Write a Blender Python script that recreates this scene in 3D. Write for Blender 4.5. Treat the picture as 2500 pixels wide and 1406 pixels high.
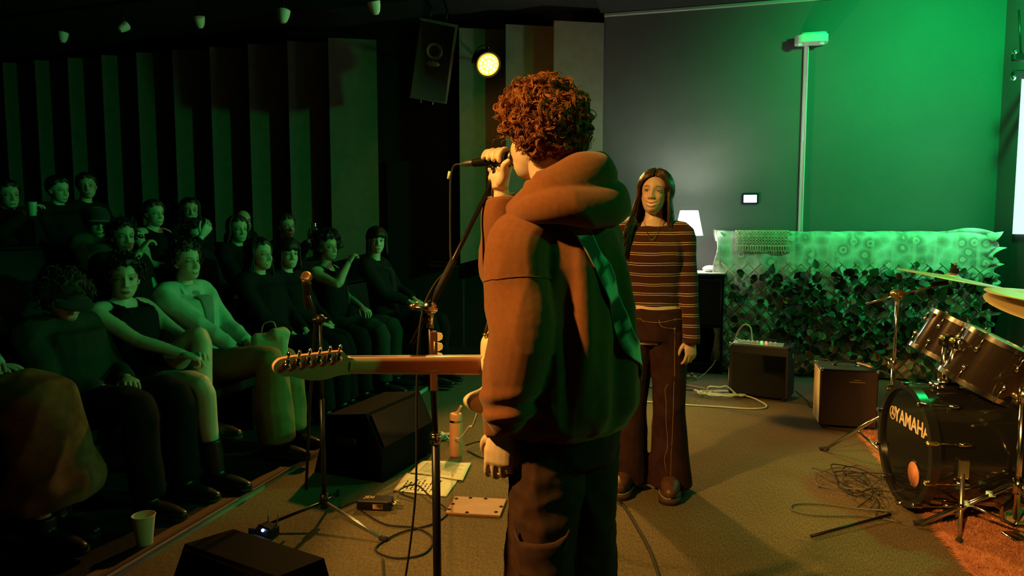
import bpy, math, random
import numpy as np
from mathutils import Vector, Matrix
from mathutils.bvhtree import BVHTree

random.seed(7); rng = np.random.default_rng(7)
for o in list(bpy.data.objects): bpy.data.objects.remove(o)
SC = bpy.context.scene
COL = SC.collection
PI = math.pi
R = math.radians

# ---------------------------------------------------------------- camera, world, lights, exposure
cam = bpy.data.cameras.new('camera'); camo = bpy.data.objects.new('camera', cam); COL.objects.link(camo)
camo.location = (0, 0, 1.40); camo.rotation_euler = (R(90 - 4.8), 0, 0)
cam.sensor_width = 36; cam.lens = 24.48; cam.clip_start = .02
SC.camera = camo
vs = SC.view_settings
vs.view_transform = 'Standard'; vs.look = 'None'; vs.exposure = 0; vs.gamma = 1; vs.use_curve_mapping = False
W = bpy.data.worlds.new('world'); SC.world = W; W.use_nodes = True
W.node_tree.nodes['Background'].inputs[0].default_value = (.0010, .0022, .0013, 1)
W.node_tree.nodes['Background'].inputs[1].default_value = 1.0

AMBER = (1, .50, .10); GREEN = (0, 1, .17)
def spot(name, loc, target, energy, color, angle=60, blend=.5, radius=.07):
    l = bpy.data.lights.new(name, 'SPOT'); l.energy = energy; l.color = color
    l.spot_size = R(angle); l.spot_blend = blend; l.shadow_soft_size = radius
    o = bpy.data.objects.new(name, l); COL.objects.link(o); o.location = loc
    o.rotation_euler = (Vector(target) - Vector(loc)).to_track_quat('-Z', 'Y').to_euler()
    return o
# stage lamps hanging outside the frame, and one added drum fill
spot('amber_stage_lamp', (-2.6, .8, 3.5), (-.17, 2.56, 1.16), 950, AMBER, 37, .35, .08)
spot('amber_front_lamp', (-1.37, -1.5, 3.3), (2.55, 3.05, .2), 1500, AMBER, 24, .6, .08)
spot('green_stage_lamp', (3.6, 4.95, 3.45), (3.98, 6.75, 2.65), 500, GREEN, 118, 1.0, .10)
spot('green_side_lamp', (3.7, 4.65, 2.45), (-2.2, 6.3, .80), 370, GREEN, 82, 1.0, .10)
spot('green_drum_fill', (3.3, 4.3, 3.55), (2.45, 3.5, .75), 170, GREEN, 40, .7, .08)  # unseen extra light, added to put green on the toms and cymbals
spot('green_house_lamp', (4.2, .8, 3.2), (-1.2, 3.4, .95), 130, GREEN, 46, .8, .15)

# ---------------------------------------------------------------- materials
MATS = {}
def mat(name, col, rough=.6, metal=0, nz=None, bump=None, emit=None, spec=.5, coat=0, vc=False, sheen=0, sss=0):
    """nz=(scale, second colour) mottles the colour; bump=(scale, strength)"""
    if name in MATS: return MATS[name]
    m = bpy.data.materials.new(name); m.use_nodes = True
    nt = m.node_tree; b = nt.nodes['Principled BSDF']
    b.inputs['Base Color'].default_value = (*col, 1); b.inputs['Roughness'].default_value = rough
    b.inputs['Metallic'].default_value = metal; b.inputs['Specular IOR Level'].default_value = spec
    b.inputs['Coat Weight'].default_value = coat
    if sheen: b.inputs['Sheen Weight'].default_value = sheen
    if sss:
        b.inputs['Subsurface Weight'].default_value = sss; b.inputs['Subsurface Radius'].default_value = (.012, .005, .003)
    tc = nt.nodes.new('ShaderNodeTexCoord')
    if nz or vc:
        n = nt.nodes.new('ShaderNodeTexNoise'); n.inputs['Scale'].default_value = nz[0] if nz else 40; n.inputs['Detail'].default_value = 4
        nt.links.new(tc.outputs['Object'], n.inputs['Vector'])
        mx = nt.nodes.new('ShaderNodeMix'); mx.data_type = 'RGBA'
        rp = nt.nodes.new('ShaderNodeMapRange'); rp.inputs[1].default_value = .35; rp.inputs[2].default_value = .68
        nt.links.new(n.outputs[0], rp.inputs[0]); nt.links.new(rp.outputs[0], mx.inputs[0])
        if vc:
            at = nt.nodes.new('ShaderNodeAttribute'); at.attribute_name = 'Col'
            hs = nt.nodes.new('ShaderNodeHueSaturation'); hs.inputs['Value'].default_value = .9
            nt.links.new(at.outputs['Color'], hs.inputs['Color'])
            nt.links.new(at.outputs['Color'], mx.inputs[6]); nt.links.new(hs.outputs[0], mx.inputs[7])
        else:
            mx.inputs[6].default_value = (*col, 1); mx.inputs[7].default_value = (*nz[1], 1)
        nt.links.new(mx.outputs[2], b.inputs['Base Color'])
    if bump:
        n2 = nt.nodes.new('ShaderNodeTexNoise'); n2.inputs['Scale'].default_value = bump[0]; n2.inputs['Detail'].default_value = 3
        nt.links.new(tc.outputs['Object'], n2.inputs['Vector'])
        bp = nt.nodes.new('ShaderNodeBump'); bp.inputs['Strength'].default_value = bump[1]; bp.inputs['Distance'].default_value = .01
        nt.links.new(n2.outputs[0], bp.inputs['Height']); nt.links.new(bp.outputs[0], b.inputs['Normal'])
    if emit:
        b.inputs['Emission Color'].default_value = (*emit[0], 1); b.inputs['Emission Strength'].default_value = emit[1]
    MATS[name] = m
    return m

def nodes_of(m): return m.node_tree, m.node_tree.nodes['Principled BSDF']

# ---------------------------------------------------------------- geometry helpers: every shape is (verts array, faces list)
def V3(*a): return np.array(a, float)
def unit(v): v = np.asarray(v, float); return v / (np.linalg.norm(v) + 1e-12)
def rotz(a): c, s = math.cos(a), math.sin(a); return np.array([[c, -s, 0], [s, c, 0], [0, 0, 1.]])
def rotx(a): c, s = math.cos(a), math.sin(a); return np.array([[1, 0, 0], [0, c, -s], [0, s, c]])
def roty(a): c, s = math.cos(a), math.sin(a); return np.array([[c, 0, s], [0, 1, 0], [-s, 0, c]])
def basis(z, x=None):
    """3x3 with columns x, y, z; z along the given axis"""
    z = unit(z)
    if x is None: x = V3(1, 0, 0) if abs(z[0]) < .9 else V3(0, 1, 0)
    y = unit(np.cross(z, x)); x = np.cross(y, z)
    return np.stack([x, y, z], 1)
def xf(g, Rm=None, t=(0, 0, 0)):
    v = np.asarray(g[0], float)
    if Rm is not None: v = v @ np.asarray(Rm).T
    return v + np.asarray(t, float), g[1]
def join(*gs):
    vs_, fs = [], []; k = 0
    for g in gs:
        vs_.append(np.asarray(g[0], float)); fs += [tuple(i + k for i in f) for f in g[1]]; k += len(g[0])
    return np.concatenate(vs_), fs
def box(c, s, bev=0, Rm=None):
    hx, hy, hz = s[0] / 2, s[1] / 2, s[2] / 2
    if not bev:
        v = np.array([[x, y, z] for z in (-hz, hz) for y in (-hy, hy) for x in (-hx, hx)])
        f = [(0, 2, 3, 1), (4, 5, 7, 6), (0, 1, 5, 4), (2, 6, 7, 3), (0, 4, 6, 2), (1, 3, 7, 5)]
        return xf((v, f), Rm, c)
    b = min(bev, hx * .98, hy * .98, hz * .98); v = []; idx = {}
    for i, sx in enumerate((-1, 1)):
        for j, sy in enumerate((-1, 1)):
            for k, sz in enumerate((-1, 1)):
                for a in range(3):
                    p = [sx * (hx - b), sy * (hy - b), sz * (hz - b)]; p[a] = (sx * hx, sy * hy, sz * hz)[a]
                    idx[i, j, k, a] = len(v); v.append(p)
    I = lambda i, j, k, a: idx[i, j, k, a]
    f = []
    for s_ in (0, 1):
        q = [(s_, 0, 0), (s_, 1, 0), (s_, 1, 1), (s_, 0, 1)]
        fx = [I(*t, 0) for t in q]; f.append(tuple(fx if s_ else fx[::-1]))
        fy = [I(t[1], t[0], t[2], 1) for t in q]; f.append(tuple(fy[::-1] if s_ else fy))
        fz = [I(t[1], t[2], t[0], 2) for t in q]; f.append(tuple(fz if s_ else fz[::-1]))
    for p in (0, 1):
        for q in (0, 1):
            f.append((I(0, p, q, 1), I(0, p, q, 2), I(1, p, q, 2), I(1, p, q, 1)))
            f.append((I(p, 0, q, 0), I(p, 0, q, 2), I(p, 1, q, 2), I(p, 1, q, 0)))
            f.append((I(p, q, 0, 0), I(p, q, 0, 1), I(p, q, 1, 1), I(p, q, 1, 0)))
            for r in (0, 1): f.append((I(p, q, r, 0), I(p, q, r, 1), I(p, q, r, 2)))
    return xf((np.array(v), f), Rm, c)
def catmull(pts, k=6):
    p = np.asarray(pts, float)
    if len(p) < 3: return np.array([p[0] + (p[-1] - p[0]) * i / k for i in range(k + 1)])
    q = np.vstack([2 * p[0] - p[1], p, 2 * p[-1] - p[-2]]); out = []
    for i in range(1, len(q) - 2):
        for j in range(k):
            t = j / k; a, b, c, d = q[i - 1], q[i], q[i + 1], q[i + 2]
            out.append(.5 * (2 * b + (c - a) * t + (2 * a - 5 * b + 4 * c - d) * t * t + (3 * b - a - 3 * c + d) * t ** 3))
    out.append(q[-2]); return np.array(out)
def tube(pts, r, n=8, k=0, flat=1.0, up=None, cap=True, round_end=False):
    """swept round (or flattened) section along a path; r scalar or one radius per given point"""
    pts = np.asarray(pts, float); r = np.broadcast_to(np.asarray(r, float), (len(pts),)).copy()
    if k:
        rr = catmull(np.stack([r, r, r], 1), k)[:, 0]; pts = catmull(pts, k); r = np.maximum(rr, .0002)
    if round_end:
        t0 = unit(pts[0] - pts[1]); t1 = unit(pts[-1] - pts[-2])
        pre = [(pts[0] + t0 * r[0] * math.sin(a), r[0] * math.cos(a)) for a in (1.45, 1.0, .5)]
        post = [(pts[-1] + t1 * r[-1] * math.sin(a), r[-1] * math.cos(a)) for a in (.5, 1.0, 1.45)]
        pts = np.vstack([[p for p, _ in pre], pts, [p for p, _ in post]]); r = np.concatenate([[a for _, a in pre], r, [a for _, a in post]])
    m = len(pts); T = np.gradient(pts, axis=0); T /= np.linalg.norm(T, axis=1)[:, None] + 1e-12
    u = np.asarray(up, float) if up is not None else (V3(0, 0, 1) if abs(T[0][2]) < .9 else V3(1, 0, 0))
    v = []; ang = np.arange(n) * 2 * PI / n
    for i in range(m):
        if up is None: u = u - T[i] * u.dot(T[i])
        else: u = np.asarray(up, float) - T[i] * np.dot(up, T[i])
        u = unit(u); w = np.cross(T[i], u)
        v.append(pts[i] + r[i] * (np.cos(ang)[:, None] * w + flat * np.sin(ang)[:, None] * u))
    v = np.concatenate(v); f = []
    for i in range(m - 1):
        for j in range(n):
            a = i * n + j; b = i * n + (j + 1) % n; f.append((a, b, b + n, a + n))
    if cap: f.append(tuple(range(n))[::-1]); f.append(tuple((m - 1) * n + j for j in range(n)))
    return v, f
def lathe(prof, n=24, Rm=None, t=(0, 0, 0)):
    """profile of (radius, z); closed where radius is 0"""
    v = []; f = []; rows = []
    for (r, z) in prof:
        if r < 1e-6: rows.append([len(v)]); v.append((0, 0, z))
        else:
            rows.append(list(range(len(v), len(v) + n)))
            v += [(r * math.cos(2 * PI * j / n), r * math.sin(2 * PI * j / n), z) for j in range(n)]
    for a, b in zip(rows, rows[1:]):
        for j in range(n):
            k = (j + 1) % n
            if len(a) == 1 and len(b) == 1: continue
            if len(a) == 1: f.append((a[0], b[k], b[j]))
            elif len(b) == 1: f.append((a[j], a[k], b[0]))
            else: f.append((a[j], a[k], b[k], b[j]))
    return xf((np.array(v, float), f), Rm, t)
def prism(poly, z0, z1, Rm=None, t=(0, 0, 0)):
    n = len(poly); v = np.array([(x, y, z0) for x, y in poly] + [(x, y, z1) for x, y in poly], float)
    f = [tuple(range(n))[::-1], tuple(range(n, 2 * n))] + [(i, (i + 1) % n, (i + 1) % n + n, i + n) for i in range(n)]
    return xf((v, f), Rm, t)
def rounded(w, h, r, n=4):
    out = []
    for cx, cy, a0 in ((w / 2 - r, h / 2 - r, 0), (-w / 2 + r, h / 2 - r, 90), (-w / 2 + r, -h / 2 + r, 180), (w / 2 - r, -h / 2 + r, 270)):
        for i in range(n + 1): a = R(a0 + 90 * i / n); out.append((cx + r * math.cos(a), cy + r * math.sin(a)))
    return out
def ball(c, r, nu=16, nv=10, Rm=None):
    r = np.broadcast_to(np.asarray(r, float), (3,))
    g = lathe([(math.sin(PI * i / nv), -math.cos(PI * i / nv)) for i in range(nv + 1)], nu)
    return xf((g[0] * r, g[1]), Rm, c)
def loft(rings, n=20, cap=True):
    """rings: (centre, x axis vector, y axis vector) with the radii in the vectors"""
    v = []; ang = np.arange(n) * 2 * PI / n
    for c, a, b in rings: v.append(np.asarray(c, float) + np.cos(ang)[:, None] * np.asarray(a, float) + np.sin(ang)[:, None] * np.asarray(b, float))
    v = np.concatenate(v); m = len(rings); f = []
    for i in range(m - 1):
        for j in range(n):
            a = i * n + j; b = i * n + (j + 1) % n; f.append((a, b, b + n, a + n))
    if cap: f.append(tuple(range(n))[::-1]); f.append(tuple((m - 1) * n + j for j in range(n)))
    return v, f
def grid(fn, nu, nv, closed=False):
    v = np.array([fn(i / (nu - (0 if closed else 1)), j / (nv - 1)) for j in range(nv) for i in range(nu)], float); f = []
    for j in range(nv - 1):
        for i in range(nu if closed else nu - 1):
            a = j * nu + i; b = j * nu + (i + 1) % nu; f.append((a, b, b + nu, a + nu))
    return v, f
def sheet(fn, nu, nv, th):
    """a surface with thickness: two skins and a rim"""
    v, f = grid(fn, nu, nv); vv = v.reshape(nv, nu, 3)
    nrm = np.cross(np.gradient(vv, axis=1), np.gradient(vv, axis=0)); nrm /= np.linalg.norm(nrm, axis=2)[..., None] + 1e-12
    w = (vv - nrm * th).reshape(-1, 3); N = len(v)
    ff = list(f) + [tuple(i + N for i in q[::-1]) for q in f]
    rim = [i for i in range(nu)] + [j * nu + nu - 1 for j in range(1, nv)] + [(nv - 1) * nu + i for i in range(nu - 2, -1, -1)] + [j * nu for j in range(nv - 2, 0, -1)]
    for a, b in zip(rim, rim[1:] + rim[:1]): ff.append((b, a, a + N, b + N))
    return np.vstack([v, w]), ff

# ---------------------------------------------------------------- objects
def meshdata(name, g, m, smooth=True, cols=None):
    me = bpy.data.meshes.new(name); me.from_pydata(np.asarray(g[0]).tolist(), [], [tuple(int(i) for i in f) for f in g[1]])
    if isinstance(m, (list, tuple)):
        for q in m: me.materials.append(q)
    elif m: me.materials.append(m)
    if smooth:
        me.polygons.foreach_set('use_smooth', [True] * len(me.polygons))
    if cols is not None:
        ca = me.color_attributes.new('Col', 'FLOAT_COLOR', 'POINT')
        c4 = np.ones((len(cols), 4)); c4[:, :3] = cols; ca.data.foreach_set('color', c4.ravel())
    me.update(); return me
def obj(name, g, m, parent=None, smooth=True, cols=None, auto=None, label=None):
    me = g if isinstance(g, bpy.types.Mesh) else meshdata(name, g, m, smooth, cols)
    if auto and smooth:
        me.set_sharp_from_angle(angle=R(auto))
    o = bpy.data.objects.new(name, me); COL.objects.link(o); o.parent = parent
    if label: o['label'] = label
    return o
def hard(name, g, m, parent=None, label=None): return obj(name, g, m, parent, True, None, 35, label)
def tag(o, label, cat, group=None):
    o['label'] = label; o['category'] = cat
    if group: o['group'] = group
    return o
def thing(name, label, cat, loc=(0, 0, 0), rz=0, group=None):
    o = bpy.data.objects.new(name, None); COL.objects.link(o); o.location = loc; o.rotation_euler = (0, 0, rz)
    o.empty_display_size = .1
    return tag(o, label, cat, group)
def struct(name, g, m, parent=None, label=None):
    o = obj(name, g, m, parent, True, None, 35, label)
    if parent is None: o['kind'] = 'structure'
    return o
def text_geo(s, size, depth=.0015, bold=0, squeeze=1.0):
    c = bpy.data.curves.new('t', 'FONT'); c.body = s; c.size = size; c.extrude = depth; c.align_x = 'CENTER'; c.align_y = 'CENTER'
    c.offset = bold; c.resolution_u = 3
    o = bpy.data.objects.new('t', c); COL.objects.link(o); bpy.context.view_layer.update()
    me = bpy.data.meshes.new_from_object(o.evaluated_get(bpy.context.evaluated_depsgraph_get()))
    v = np.array([p.co[:] for p in me.vertices]); f = [tuple(p.vertices) for p in me.polygons]
    bpy.data.objects.remove(o); bpy.data.curves.remove(c); bpy.data.meshes.remove(me)
    v[:, 0] *= squeeze
    return v, f

# ================================================================ THE ROOM
E1 = V3(.25, .968, 0); E2 = V3(.968, -.25, 0)      # room axes: along the seating rows, and from the audience to the stage
YAW_ROOM = math.atan2(-.25, .968)
W0 = V3(1.0, 7.6, 0)                                 # corner where the panels end and the plain back wall starts
def wall_pt(t, off=0, z=0): return W0 + E2 * t - E1 * off + V3(0, 0, z)

# carpet: ribbed grey-brown pile
carpet = mat('carpet', (.20, .19, .165), .95, spec=.1)
nt, b = nodes_of(carpet)
tc = nt.nodes.new('ShaderNodeTexCoord'); mp = nt.nodes.new('ShaderNodeMapping'); mp.inputs['Rotation'].default_value = (0, 0, R(28))
nt.links.new(tc.outputs['Object'], mp.inputs[0])
mp2 = nt.nodes.new('ShaderNodeMapping'); mp2.inputs['Scale'].default_value = (210, 42, 60); nt.links.new(mp.outputs[0], mp2.inputs[0])
n1 = nt.nodes.new('ShaderNodeTexNoise'); n1.inputs['Scale'].default_value = 1; n1.inputs['Detail'].default_value = 4; nt.links.new(mp2.outputs[0], n1.inputs[0])
n3 = nt.nodes.new('ShaderNodeTexNoise'); n3.inputs['Scale'].default_value = 1.7; n3.inputs['Detail'].default_value = 5; nt.links.new(tc.outputs['Object'], n3.inputs[0])
cr = nt.nodes.new('ShaderNodeValToRGB'); cr.color_ramp.elements[0].position = .36; cr.color_ramp.elements[1].position = .66
cr.color_ramp.elements[0].color = (.13, .100, .060, 1); cr.color_ramp.elements[1].color = (.25, .195, .118, 1); nt.links.new(n1.outputs[0], cr.inputs[0])
mx = nt.nodes.new('ShaderNodeMix'); mx.data_type = 'RGBA'; mx.blend_type = 'MULTIPLY'; mx.inputs[0].default_value = .5
nt.links.new(cr.outputs[0], mx.inputs[6]); nt.links.new(n3.outputs[0], mx.inputs[7]); nt.links.new(mx.outputs[2], b.inputs['Base Color'])
bp = nt.nodes.new('ShaderNodeBump'); bp.inputs['Strength'].default_value = .6; bp.inputs['Distance'].default_value = .006
nt.links.new(n1.outputs[0], bp.inputs['Height']); nt.links.new(bp.outputs[0], b.inputs['Normal'])

wallm = mat('grey_wall_paint', (.085, .088, .088), .75, nz=(2.2, (.095, .097, .097)), bump=(160, .12), spec=.3)
blackm = mat('black_paint', (.010, .011, .010), .8, nz=(5, (.014, .014, .013)))
panelm = mat('acoustic_panel_fabric', (.19, .175, .13), .9, nz=(9, (.165, .15, .115)), bump=(220, .25), spec=.1)
darkstep = mat('dark_riser_carpet', (.030, .031, .030), .95, nz=(40, (.02, .02, .02)), bump=(200, .3), spec=.05)

struct('floor', box((0, 4.2, -.05), (14, 13, .1)), carpet)['label'] = 'ribbed grey brown carpet of the stage floor'
# back wall behind the stage and the audience: one wall plane, panels hang on its left part
def wall_box(t0, t1, z0, z1, th=.2, off=0.0):
    c = wall_pt((t0 + t1) / 2, off - th / 2, (z0 + z1) / 2)
    return box(c, (t1 - t0, th, z1 - z0), 0, rotz(YAW_ROOM))
struct('wall_back', wall_box(-.02, 3.80, 0, 3.75), wallm)['label'] = 'dark grey painted wall behind the stage'
wl = struct('wall_left', wall_box(-9.2, -.0, 0, 3.75, .2, -.10), blackm); wl['label'] = 'black wall carrying tall angled acoustic panels'
struct('wall_right', box(W0 + E2 * 3.72 - E1 * 1.6 + E2 * .1 + V3(0, 0, 1.87), (.2, 3.6, 3.75), 0, rotz(YAW_ROOM)), wallm)['label'] = 'grey side wall at the right of the stage'
struct('ceiling', box((-1, 3.5, 3.80), (14, 14, .1)), blackm)['label'] = 'black ceiling above stage and seats'
struct('trim_1', box(wall_pt(1.84, .02, 3.66), (3.72, .03, .035), .006, rotz(YAW_ROOM)), mat('ceiling_trim', (.30, .31, .30), .5))['label'] = 'pale thin edge strip along the top of the back wall'
struct('trim_2', box(wall_pt(1.84, .30, 3.73), (3.80, .56, .10), .01, rotz(YAW_ROOM)), blackm)['label'] = 'black soffit in front of the back wall'
struct('baseboard_back', box(wall_pt(1.84, .008, .05), (3.7, .016, .1), .004, rotz(YAW_ROOM)), blackm)['label'] = 'black skirting at the foot of the back wall'
# angled acoustic panels: near left edge, far right edge
PITCH = .525
def panel_geo(n):
    a = W0 - E2 * (PITCH * (n + 1) - .01) - E1 * .24; bq = W0 - E2 * (PITCH * n + .02) - E1 * .02
    d = bq - a; nrm = unit(np.cross(d, V3(0, 0, 1))); th = .045
    z0, z1, zt = 1.02, 1.16, 3.58
    q = [a + V3(0, 0, z0), bq + V3(0, 0, z1), bq + V3(0, 0, zt), a + V3(0, 0, zt)]
    v = np.array(q + [p - nrm * th for p in q])
    return v, [(0, 1, 2, 3), (7, 6, 5, 4), (0, 4, 5, 1), (1, 5, 6, 2), (2, 6, 7, 3), (3, 7, 4, 0)]
for n in range(17):
    if n in (3, 4): continue                           # dark recess where the loudspeaker hangs
    obj('acoustic_panel', panel_geo(n), panelm, wl, False)
# black recess between the panels
struct('door_1', box(W0 - E2 * PITCH * 4 + E1 * .07 + V3(0, 0, 1.1), (.95, .05, 2.2), .01, rotz(YAW_ROOM)), blackm)['label'] = 'black double door in the dark recess of the panel wall'
obj('push_bar', box(W0 - E2 * PITCH * 3.55 + E1 * .02 + V3(0, 0, 1.0), (.36, .05, .06), .01, rotz(YAW_ROOM)), mat('dull_steel', (.30, .31, .30), .45, .6), bpy.data.objects['door_1'])

# raked seating for the audience
P0 = V3(-2.31, 2.875, 0)                               # floor point under the first seat of row 0
def row_pt(k, s, z=0): return P0 - E2 * (.80 * k) + E1 * s + V3(0, 0, z)
TIER = (.03, .23, .42, .60)
for k in range(4):
    w = .80 if k else 1.30
    fr = .55 if k else .72                            # front edge of the tier in front of the row line
    c = P0 - E2 * (.80 * k) + E2 * (fr - w / 2) + E1 * 1.9
    if k == 3: w = 2.2; c = P0 - E2 * (.80 * k) + E2 * (fr - w / 2) + E1 * 1.9
    struct('floor_tier_%d' % (k + 1), box(c + V3(0, 0, TIER[k] / 2), (w, 7.6, TIER[k]), 0, rotz(YAW_ROOM)), darkstep)['label'] = ('low first', 'second', 'third', 'highest rear')[k] + ' carpeted step of the raked seating'
# metal nosing along the first step
ns = thing('step_nosing', 'long metal nosing with pale riser along the front seating step', 'step edge', tuple(P0 + E2 * .72 + E1 * .1))
ns.rotation_euler = (0, 0, YAW_ROOM)
obj('tread_strip', box((-.022, 2.0, .032), (.075, 5.4, .008), .002), mat('brown_tread', (.16, .10, .07), .6, bump=(300, .4)), ns)
obj('riser_strip', box((.018, 2.0, .016), (.006, 5.4, .034), .001), mat('pale_strip', (.55, .56, .52), .5), ns)
benchm = mat('black_bench_vinyl', (.018, .018, .018), .55, bump=(120, .1))
rowname = ('front', 'second', 'third', 'rear')
for k in range(4):
    t = thing('bench_seat', 'long black upholstered bench of the %s audience row' % rowname[k], 'bench', tuple(row_pt(k, 1.9, TIER[k])), YAW_ROOM, 'audience benches')
    obj('seat', box((-.06, 0, .375), (.46, 6.6, .11), .03), benchm, t)
    obj('backrest', box((-.34, 0, .62), (.07, 6.6, .46), .03, roty(R(-9))), benchm, t)
    for s in (-3.0, -1.5, 0, 1.5, 3.0): obj('leg', box((-.1, s, .16), (.36, .05, .32), .006), blackm, t)

# ================================================================ THINGS ON AND NEAR THE BACK WALL
chrome = mat('chrome', (.75, .74, .72), .16, 1)
steel = mat('brushed_steel', (.55, .55, .54), .35, 1)
brass = mat('brass', (.72, .55, .28), .3, 1)
blackp = mat('black_plastic', (.014, .014, .014), .4)
blackmet = mat('black_metal', (.02, .02, .02), .35, .6)
rubber = mat('rubber', (.012, .012, .012), .8)
whitep = mat('white_plastic', (.72, .72, .70), .4)
tolex = mat('black_tolex', (.016, .016, .016), .55, bump=(400, .4))

# amber LED par lamp on the panel wall
def par_lamp():
    loc = V3(-.24, 7.0, 3.02); tgt = V3(1.25, 2.8, .6); d = unit(tgt - loc)
    t = thing('stage_par_lamp', 'round amber LED stage lamp glowing on the panel wall', 'stage light', tuple(loc))
    B = basis(d)
    hard('housing', lathe([(0, -.20), (.07, -.20), (.10, -.17), (.115, -.05), (.125, .0), (.125, .035), (.112, .035), (.112, .02), (0, .02)], 28, B), blackmet, t)
    obj('lens_plate', lathe([(0, .021), (.108, .021), (.108, .024), (0, .024)], 28, B), mat('amber_lens', (.9, .4, .05), .3, emit=((1, .45, .04), 1.7)), t)
    led = mat('led_white', (1, .8, .4), .3, emit=((1, .80, .35), 14))
    lg = lathe([(0, .024), (.0135, .024), (.0115, .031), (0, .034)], 10)
    md = meshdata('led', xf(lg, B), led)
    for ring, cnt in ((0, 1), (.037, 6), (.078, 12)):
        for i in range(cnt):
            a = 2 * PI * i / cnt + .3
            o = obj('led', md, None, t); o.location = tuple(B @ V3(ring * math.cos(a), ring * math.sin(a), 0))
    yk = [B @ V3(.14 * math.cos(a), 0, -.06) + V3(0, 0, .17 * math.sin(a)) for a in np.linspace(0, PI, 13)]
    obj('yoke', tube(yk, .012, 6, flat=.4), blackmet, t)
    obj('arm', tube([V3(0, 0, .16), V3(0, .18, .2), V3(-.10, .86, .2)], .016, 8), blackmet, t)
    l = bpy.data.lights.new('par_beam', 'SPOT'); l.energy = 620; l.color = AMBER; l.spot_size = R(82); l.spot_blend = .5; l.shadow_soft_size = .09
    lo = bpy.data.objects.new('par_beam', l); COL.objects.link(lo); lo.parent = t; lo.location = tuple(d * .06)
    lo.rotation_euler = Vector(d).to_track_quat('-Z', 'Y').to_euler()
    l2 = bpy.data.lights.new('par_spill', 'POINT'); l2.energy = 6; l2.color = AMBER; l2.shadow_soft_size = .06
    l2o = bpy.data.objects.new('par_spill', l2); COL.objects.link(l2o); l2o.parent = t; l2o.location = tuple(d * .17)
par_lamp()

# hanging loudspeaker
t = thing('wall_loudspeaker', 'dark tilted loudspeaker hanging beside the amber stage lamp', 'speaker', (-.80, 7.15, 3.08))
Rs = rotz(R(9)) @ rotx(R(14)) @ roty(R(8))
spkm = mat('speaker_charcoal', (.030, .032, .031), .6, bump=(300, .2))
hard('cabinet', prism([(-.20, -.06), (-.12, .22), (.12, .22), (.20, -.06), (.18, -.10), (-.18, -.10)], -.38, .38, Rs), spkm, t)
obj('grille', xf(box((0, -.107, 0), (.35, .014, .72), .006), Rs), mat('speaker_grille', (.05, .054, .05), .7, bump=(600, .6)), t)
obj('horn', xf(lathe([(0, .0), (.05, .0), (.075, .012), (.08, .012), (.08, .0)], 20, basis((0, -1, 0))), Rs, Rs @ V3(0, -.113, .10)), blackp, t)
obj('port', xf(ball((0, 0, 0), (.07, .008, .03)), Rs, Rs @ V3(0, -.115, -.02)), blackp, t)
for s in (-1, 1): obj('bracket', tube([Rs @ V3(s * .08, 0, .37), Rs @ V3(s * .08, .02, .50), V3(s * .1, .1, .66)], .011, 6), blackmet, t)
obj('mounting_bolts', join(*[tube([Rs @ V3(s * .06, -.02, -.38), Rs @ V3(s * .06, -.02, -.42)], .008, 6) for s in (-1, 1)]), steel, t)

# spotlight heads on a black track below the ceiling
trk = thing('lighting_track', 'black lighting track under the ceiling above the audience', 'lighting track', (-4.8, 7.15, 3.55))
obj('rail', tube([(-.6, .2, 0), (4.4, -1.35, 0)], .018, 8), blackmet, trk)
for s in (.05, .35, .65, .95):
    obj('hanger', tube([(-.6 + 5 * s, .2 - 1.55 * s, 0), (-.6 + 5 * s, .2 - 1.55 * s, .22)], .01, 6), blackmet, trk)
sp_xy = [(-4.46, 7.1, 3.31), (-3.72, 6.85, 3.33), (-2.86, 6.55, 3.30), (-2.00, 6.27, 3.27), (-1.15, 6.0, 3.26)]
sp_lab = ['leftmost small pale spotlight head under the ceiling', 'flat tilted second spotlight head under the ceiling', 'middle small pale spotlight head under the ceiling',
          'fourth spotlight head from the left, largest of the ceiling row', 'small spotlight head at the upper frame edge beside the loudspeaker']
spm = mat('spot_casing', (.75, .76, .72), .55)
for i, (x, y, z) in enumerate(sp_xy):
    t = thing('ceiling_spotlight', sp_lab[i], 'spotlight', (x, y, z), 0, 'spotlight heads on the ceiling track')
    k = (1, 1.0, 1.05, 1.15, 1.1)[i]; tl = (.1, .75, -.15, .1, -.3)[i]; B = roty(tl * .5) @ rotx(-tl)
    hard('head', lathe([(0, -.062 * k), (.018 * k, -.060 * k), (.034 * k, -.04 * k), (.046 * k, 0), (.050 * k, .035 * k), (.046 * k, .035 * k), (.04 * k, .02 * k), (0, .018 * k)], 18, B), spm, t)
    obj('stem', tube([B @ V3(0, 0, .02), V3(0, 0, .10), V3(0, 0, .22)], .008, 6), blackmet, t)

# white cable trunking with a box on top, wall panel, bracket, screen
t = thing('cable_trunking', 'narrow white vertical trunking strip on the grey back wall', 'trunking', tuple(wall_pt(1.99, 0, 0)), YAW_ROOM)
hard('channel', box((0, -.016, 2.05), (.042, .03, 2.34), .004), whitep, t)
obj('lid', box((0, -.034, 2.05), (.030, .006, 2.34), .002), whitep, t)
t = thing('wireless_router', 'white rounded wall box on top of the trunking strip', 'wall box', tuple(wall_pt(2.02, 0, 3.25)), YAW_ROOM)
hard('casing', prism(rounded(.30, .19, .07, 6), -.035, .035, None, (0, -.10, 0)), whitep, t)
obj('lid', prism(rounded(.25, .15, .05, 6), .035, .056, None, (.01, -.10, 0)), whitep, t)
for s in (-.11, .09): obj('foot', lathe([(0, -.058), (.024, -.056), (.027, -.035), (0, -.03)], 14, None, (s, -.13, 0)), whitep, t)
t = thing('touch_panel', 'small glowing wall control panel with dark bezel', 'control panel', tuple(wall_pt(1.50, 0, 1.715)), YAW_ROOM)
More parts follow.
